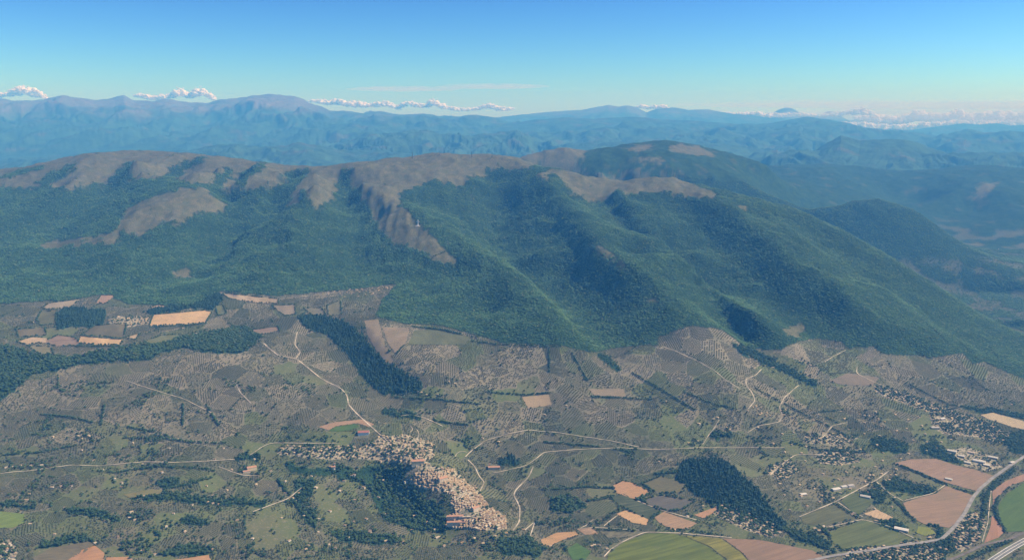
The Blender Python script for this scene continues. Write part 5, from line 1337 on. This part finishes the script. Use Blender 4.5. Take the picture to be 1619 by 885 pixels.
# the nearest ones stand singly, the rest form the masses
def single_trees(name, x, y, size, variants, label_of, cat, group_of):
    for i in range(len(x)):
        cr, tk = variants[i % len(variants)]
        root = bpy.data.objects.new(name, None); col.objects.link(root)
        root.location = (x[i], y[i], float(ground(x[i], y[i])) - .2); root.rotation_euler = (0, 0, tr.uniform(0, 6.28)); root.scale = (size[i],) * 3
        tag(root, f'{label_of} by the {nearest_place(x[i], y[i])}', cat, group_of)
        link('crown', cr, None, root); link('trunk', tk, None, root)
def pick_near(x, y, n, gap=0):
    qx, qy = to_pix(x, y, ground(x, y))
    inn = (qx > 4) & (qx < PW - 4) & (qy < PH - 3)
    order = np.argsort(np.where(inn, y, 1e9))[:n]
    m_ = np.zeros(len(x), bool); m_[order] = True
    return m_
V_BROAD = [(to_mesh(crown_bm('round', 400 + i, True), 'crown', M_BROAD), to_mesh(trunk_bm(), 'trunk', M_BARK)) for i in range(4)] + [(to_mesh(crown_bm('column', 410, True), 'crown', M_PINE), to_mesh(trunk_bm(h=.3), 'trunk', M_BARK))]
V_OLIVE = [(to_mesh(crown_bm('round', 420 + i, True), 'crown', M_OLIVE), to_mesh(trunk_bm(r0=.06, r1=.03, h=.42), 'trunk', M_BARK)) for i in range(4)]
near = pick_near(hx, hy, 290)
single_trees('tree', hx[near], hy[near], hsz[near] * 1.05, V_BROAD, 'dark leafy tree', 'tree', 'trees of the low hedges and gardens')
near2 = pick_near(ox, oy, 290)
single_trees('olive_tree', ox[near2], oy[near2], oz_[near2], V_OLIVE, 'grey-green olive tree', 'olive tree', 'olive trees of the lowest groves')
mass('hedgerow_trees', (hx[~near], hy[~near]), hsz[~near], SRC_BROAD, 'dark hedges and garden trees between fields and houses', 'hedges', 8)
mass('olive_groves', (ox[~near2], oy[~near2]), oz_[~near2], SRC_OLIVE, 'grey-green olive groves planted in rows over the slopes', 'olive groves', 9)
print('TREES', len(fx), len(ox), len(hx), 'HOUSES', len(stone), len(villa))
# ------------------------------------------------------------------ clouds, beyond the haze
M_CLOUD = NT('cloud', 1.0, 0.0)
_tr = M_CLOUD.n('ShaderNodeBsdfTranslucent'); _mx = M_CLOUD.n('ShaderNodeMixShader'); _out = [n for n in M_CLOUD.t.nodes if n.type == 'OUTPUT_MATERIAL'][0]
M_CLOUD.b.inputs['Base Color'].default_value = (.95, .94, .92, 1)
_tr.inputs['Color'].default_value = (.95, .94, .92, 1)
_mx.inputs[0].default_value = .5
M_CLOUD.t.links.new(M_CLOUD.b.outputs[0], _mx.inputs[1]); M_CLOUD.t.links.new(_tr.outputs[0], _mx.inputs[2]); M_CLOUD.t.links.new(_mx.outputs[0], _out.inputs['Surface'])
M_MIST = M_CLOUD.m.copy(); M_MIST.name = 'cloud_fringe'
_t = M_MIST.node_tree; _o = [n for n in _t.nodes if n.type == 'OUTPUT_MATERIAL'][0]
_tp = _t.nodes.new('ShaderNodeBsdfTransparent'); _m2 = _t.nodes.new('ShaderNodeMixShader'); _m2.inputs[0].default_value = .68
_t.links.new([n for n in _t.nodes if n.type == 'MIX_SHADER' and n != _m2][0].outputs[0], _m2.inputs[1]); _t.links.new(_tp.outputs[0], _m2.inputs[2]); _t.links.new(_m2.outputs[0], _o.inputs['Surface'])
_bm = bmesh.new(); bmesh.ops.create_icosphere(_bm, subdivisions=2, radius=1.0); _bm.verts.ensure_lookup_table()
ICO_V = np.array([v.co[:] for v in _bm.verts]); ICO_F = np.array([[v.index for v in f.verts] for f in _bm.faces]); _bm.free()
cr_ = np.random.default_rng(31)
def cloud(pts, label, d=49000):
    """heaped cloud: a billowing core of puffs with a thinner fringe; outline as photo x, y, radius in pixels"""
    p = densify(pts, 3.0)
    C, R, Fr = [], [], []
    for (px_, py_, rp) in p:
        rp = rp * cr_.uniform(.7, 1.2)
        for k in range(16):
            fr = k % 8 >= 5
            q = math.sqrt(cr_.random()) * (1.35 if fr else .95); a = cr_.uniform(0, 6.283)
            qx, qy = px_ + math.cos(a) * q * rp * .9, py_ + math.sin(a) * q * rp * (.75 if math.sin(a) < 0 else .5)
            x, y, z = at_dist(qx, qy, d + cr_.uniform(-1, 1) * rp * d / FOC)
            C.append((float(x), float(y), float(z))); R.append(rp * (cr_.uniform(.10, .22) if fr else cr_.uniform(.22, .42)) * d / FOC); Fr.append(fr)
    C, R, Fr = np.array(C), np.array(R), np.array(Fr)
    def puffs(name, k, mat):
        c_, r_ = C[k], R[k]
        V = c_[:, None, :] + ICO_V[None] * cr_.uniform(.8, 1.2, (len(c_), len(ICO_V), 1)) * r_[:, None, None] * np.array([1.35, 1, .85])
        F = (ICO_F[None] + (np.arange(len(c_)) * len(ICO_V))[:, None, None]).reshape(-1, 3)
        me_ = bpy.data.meshes.new(name)
        me_.vertices.add(V.size // 3); me_.vertices.foreach_set('co', V.astype(np.float32).ravel())
        me_.loops.add(F.size); me_.loops.foreach_set('vertex_index', F.astype(np.int32).ravel())
        me_.polygons.add(len(F)); me_.polygons.foreach_set('loop_start', np.arange(0, F.size, 3, dtype=np.int32))
        me_.polygons.foreach_set('use_smooth', np.ones(len(F), bool))
        me_.materials.append(mat); me_.update(calc_edges=True)
        return me_
    o = tag(link('cloud', puffs('cloud', ~Fr, M_CLOUD.m)), label, 'cloud', 'heaped clouds over the far ranges')
    md = o.modifiers.new('merge', 'REMESH'); md.mode = 'VOXEL'; md.voxel_size = .55 * d / FOC; md.use_smooth_shade = True
    md = o.modifiers.new('soften', 'SMOOTH'); md.iterations = 3; md.factor = .5
    link('fringe', puffs('fringe', Fr, M_MIST), None, o)
    return o
cloud([(-30, 154, 6), (-5, 152, 7), (12, 150, 6), (25, 146, 8), (40, 144, 9), (54, 148, 8), (66, 152, 5), (78, 157, 3)], 'long white heaped cloud beyond the spiky end of the high range')
cloud([(212, 152, 4), (222, 152, 5), (240, 156, 5), (258, 154, 6), (272, 152, 6), (283, 146, 8), (292, 150, 6), (304, 151, 7), (316, 145, 9), (326, 149, 8), (338, 156, 5)], 'largest white heaped cloud before the flat-topped summit')
cloud([(490, 160, 3), (505, 161, 5), (520, 163, 5), (535, 162, 6), (550, 165, 6), (570, 166, 6), (590, 167, 5), (606, 164, 6), (622, 168, 5)], 'low white cloud bank at the shoulder of the flat-topped summit')
cloud([(630, 170, 5), (640, 166, 5), (650, 163, 6), (660, 168, 5), (674, 168, 5), (684, 161, 7), (694, 167, 6), (712, 172, 5), (730, 174, 4), (750, 173, 4), (766, 169, 5), (776, 168, 6), (790, 173, 5), (812, 172, 3)], 'broken row of little white clouds over the middle range')
cloud([(1005, 172, 3), (1014, 168, 5), (1024, 171, 4), (1040, 170, 4), (1052, 169, 4), (1060, 172, 3)], 'little cloud puff behind the faint range')
cloud([(1130, 177, 2), (1155, 180, 3), (1180, 182, 5), (1205, 182, 6), (1230, 183, 5), (1255, 182, 5), (1280, 182, 4), (1300, 183, 4), (1325, 181, 5), (1345, 178, 6), (1362, 176, 7), (1378, 180, 6)], 'white cloud bank round the two pointed peaks')
cloud([(1355, 190, 7), (1380, 188, 9), (1405, 192, 9), (1430, 190, 10), (1450, 184, 10), (1480, 188, 9), (1510, 182, 10), (1540, 188, 9), (1570, 184, 10), (1600, 186, 9), (1640, 184, 10), (1700, 186, 9)], 'broad pale cloud bank beyond the end of the ranges', 51000)
cloud([(1330, 196, 5), (1370, 200, 7), (1400, 202, 7), (1430, 203, 7), (1470, 199, 7), (1520, 196, 7), (1580, 196, 7), (1650, 196, 7)], 'lowest cloud roll touching the far ranges', 50000)
# thin veils of high cloud
def veil(px0, px1, py_, thick, label, dens, d=52000):
    bm = bmesh.new(); bmesh.ops.create_icosphere(bm, subdivisions=4, radius=1.0)
    x0, y0, z0 = at_dist(px0, py_, d); x1, y1, z1 = at_dist(px1, py_, d)
    c_ = Vector(((float(x0) + float(x1)) / 2, d, float(z0))); rx = (float(x1) - float(x0)) / 2; rz_ = thick * d / FOC
    co = np.array([v.co for v in bm.verts]); n1 = fbm(co[:, 0] * 6 + px0, co[:, 1] * 2.2 + co[:, 2] * 2.2, 4, 7)
    for v, nn in zip(bm.verts, n1):
        k = 1 + .5 * nn
        v.co = c_ + Vector((v.co.x * rx, v.co.y * 1800 * k, v.co.z * rz_ * k + rz_ * .8 * nn))
    me_ = bpy.data.meshes.new('cloud_veil'); bm.to_mesh(me_); bm.free()
    vm = bpy.data.materials.new('thin_cloud'); vm.use_nodes = True; t_ = vm.node_tree; t_.nodes.clear()
    o_ = t_.nodes.new('ShaderNodeOutputMaterial'); v_ = t_.nodes.new('ShaderNodeVolumePrincipled'); v_.inputs['Color'].default_value = (.97, .96, .95, 1); v_.inputs['Density'].default_value = dens
    t_.links.new(v_.outputs[0], o_.inputs['Volume'])
    return tag(link('cloud_veil', me_, vm), label, 'cloud', kind='stuff')
veil(545, 735, 141, 4, 'thin cloud streak over the flat-topped range', 2.2e-4)
veil(690, 870, 137, 4, 'thin cloud streak over the broken cloud row', 2.2e-4)
veil(1060, 2000, 166, 7, 'long thin cloud veil over the pale horizon', 2.4e-4, 48500)
veil(1180, 2100, 182, 13, 'deeper cloud veil resting on the far ranges', 2.0e-4, 48600)
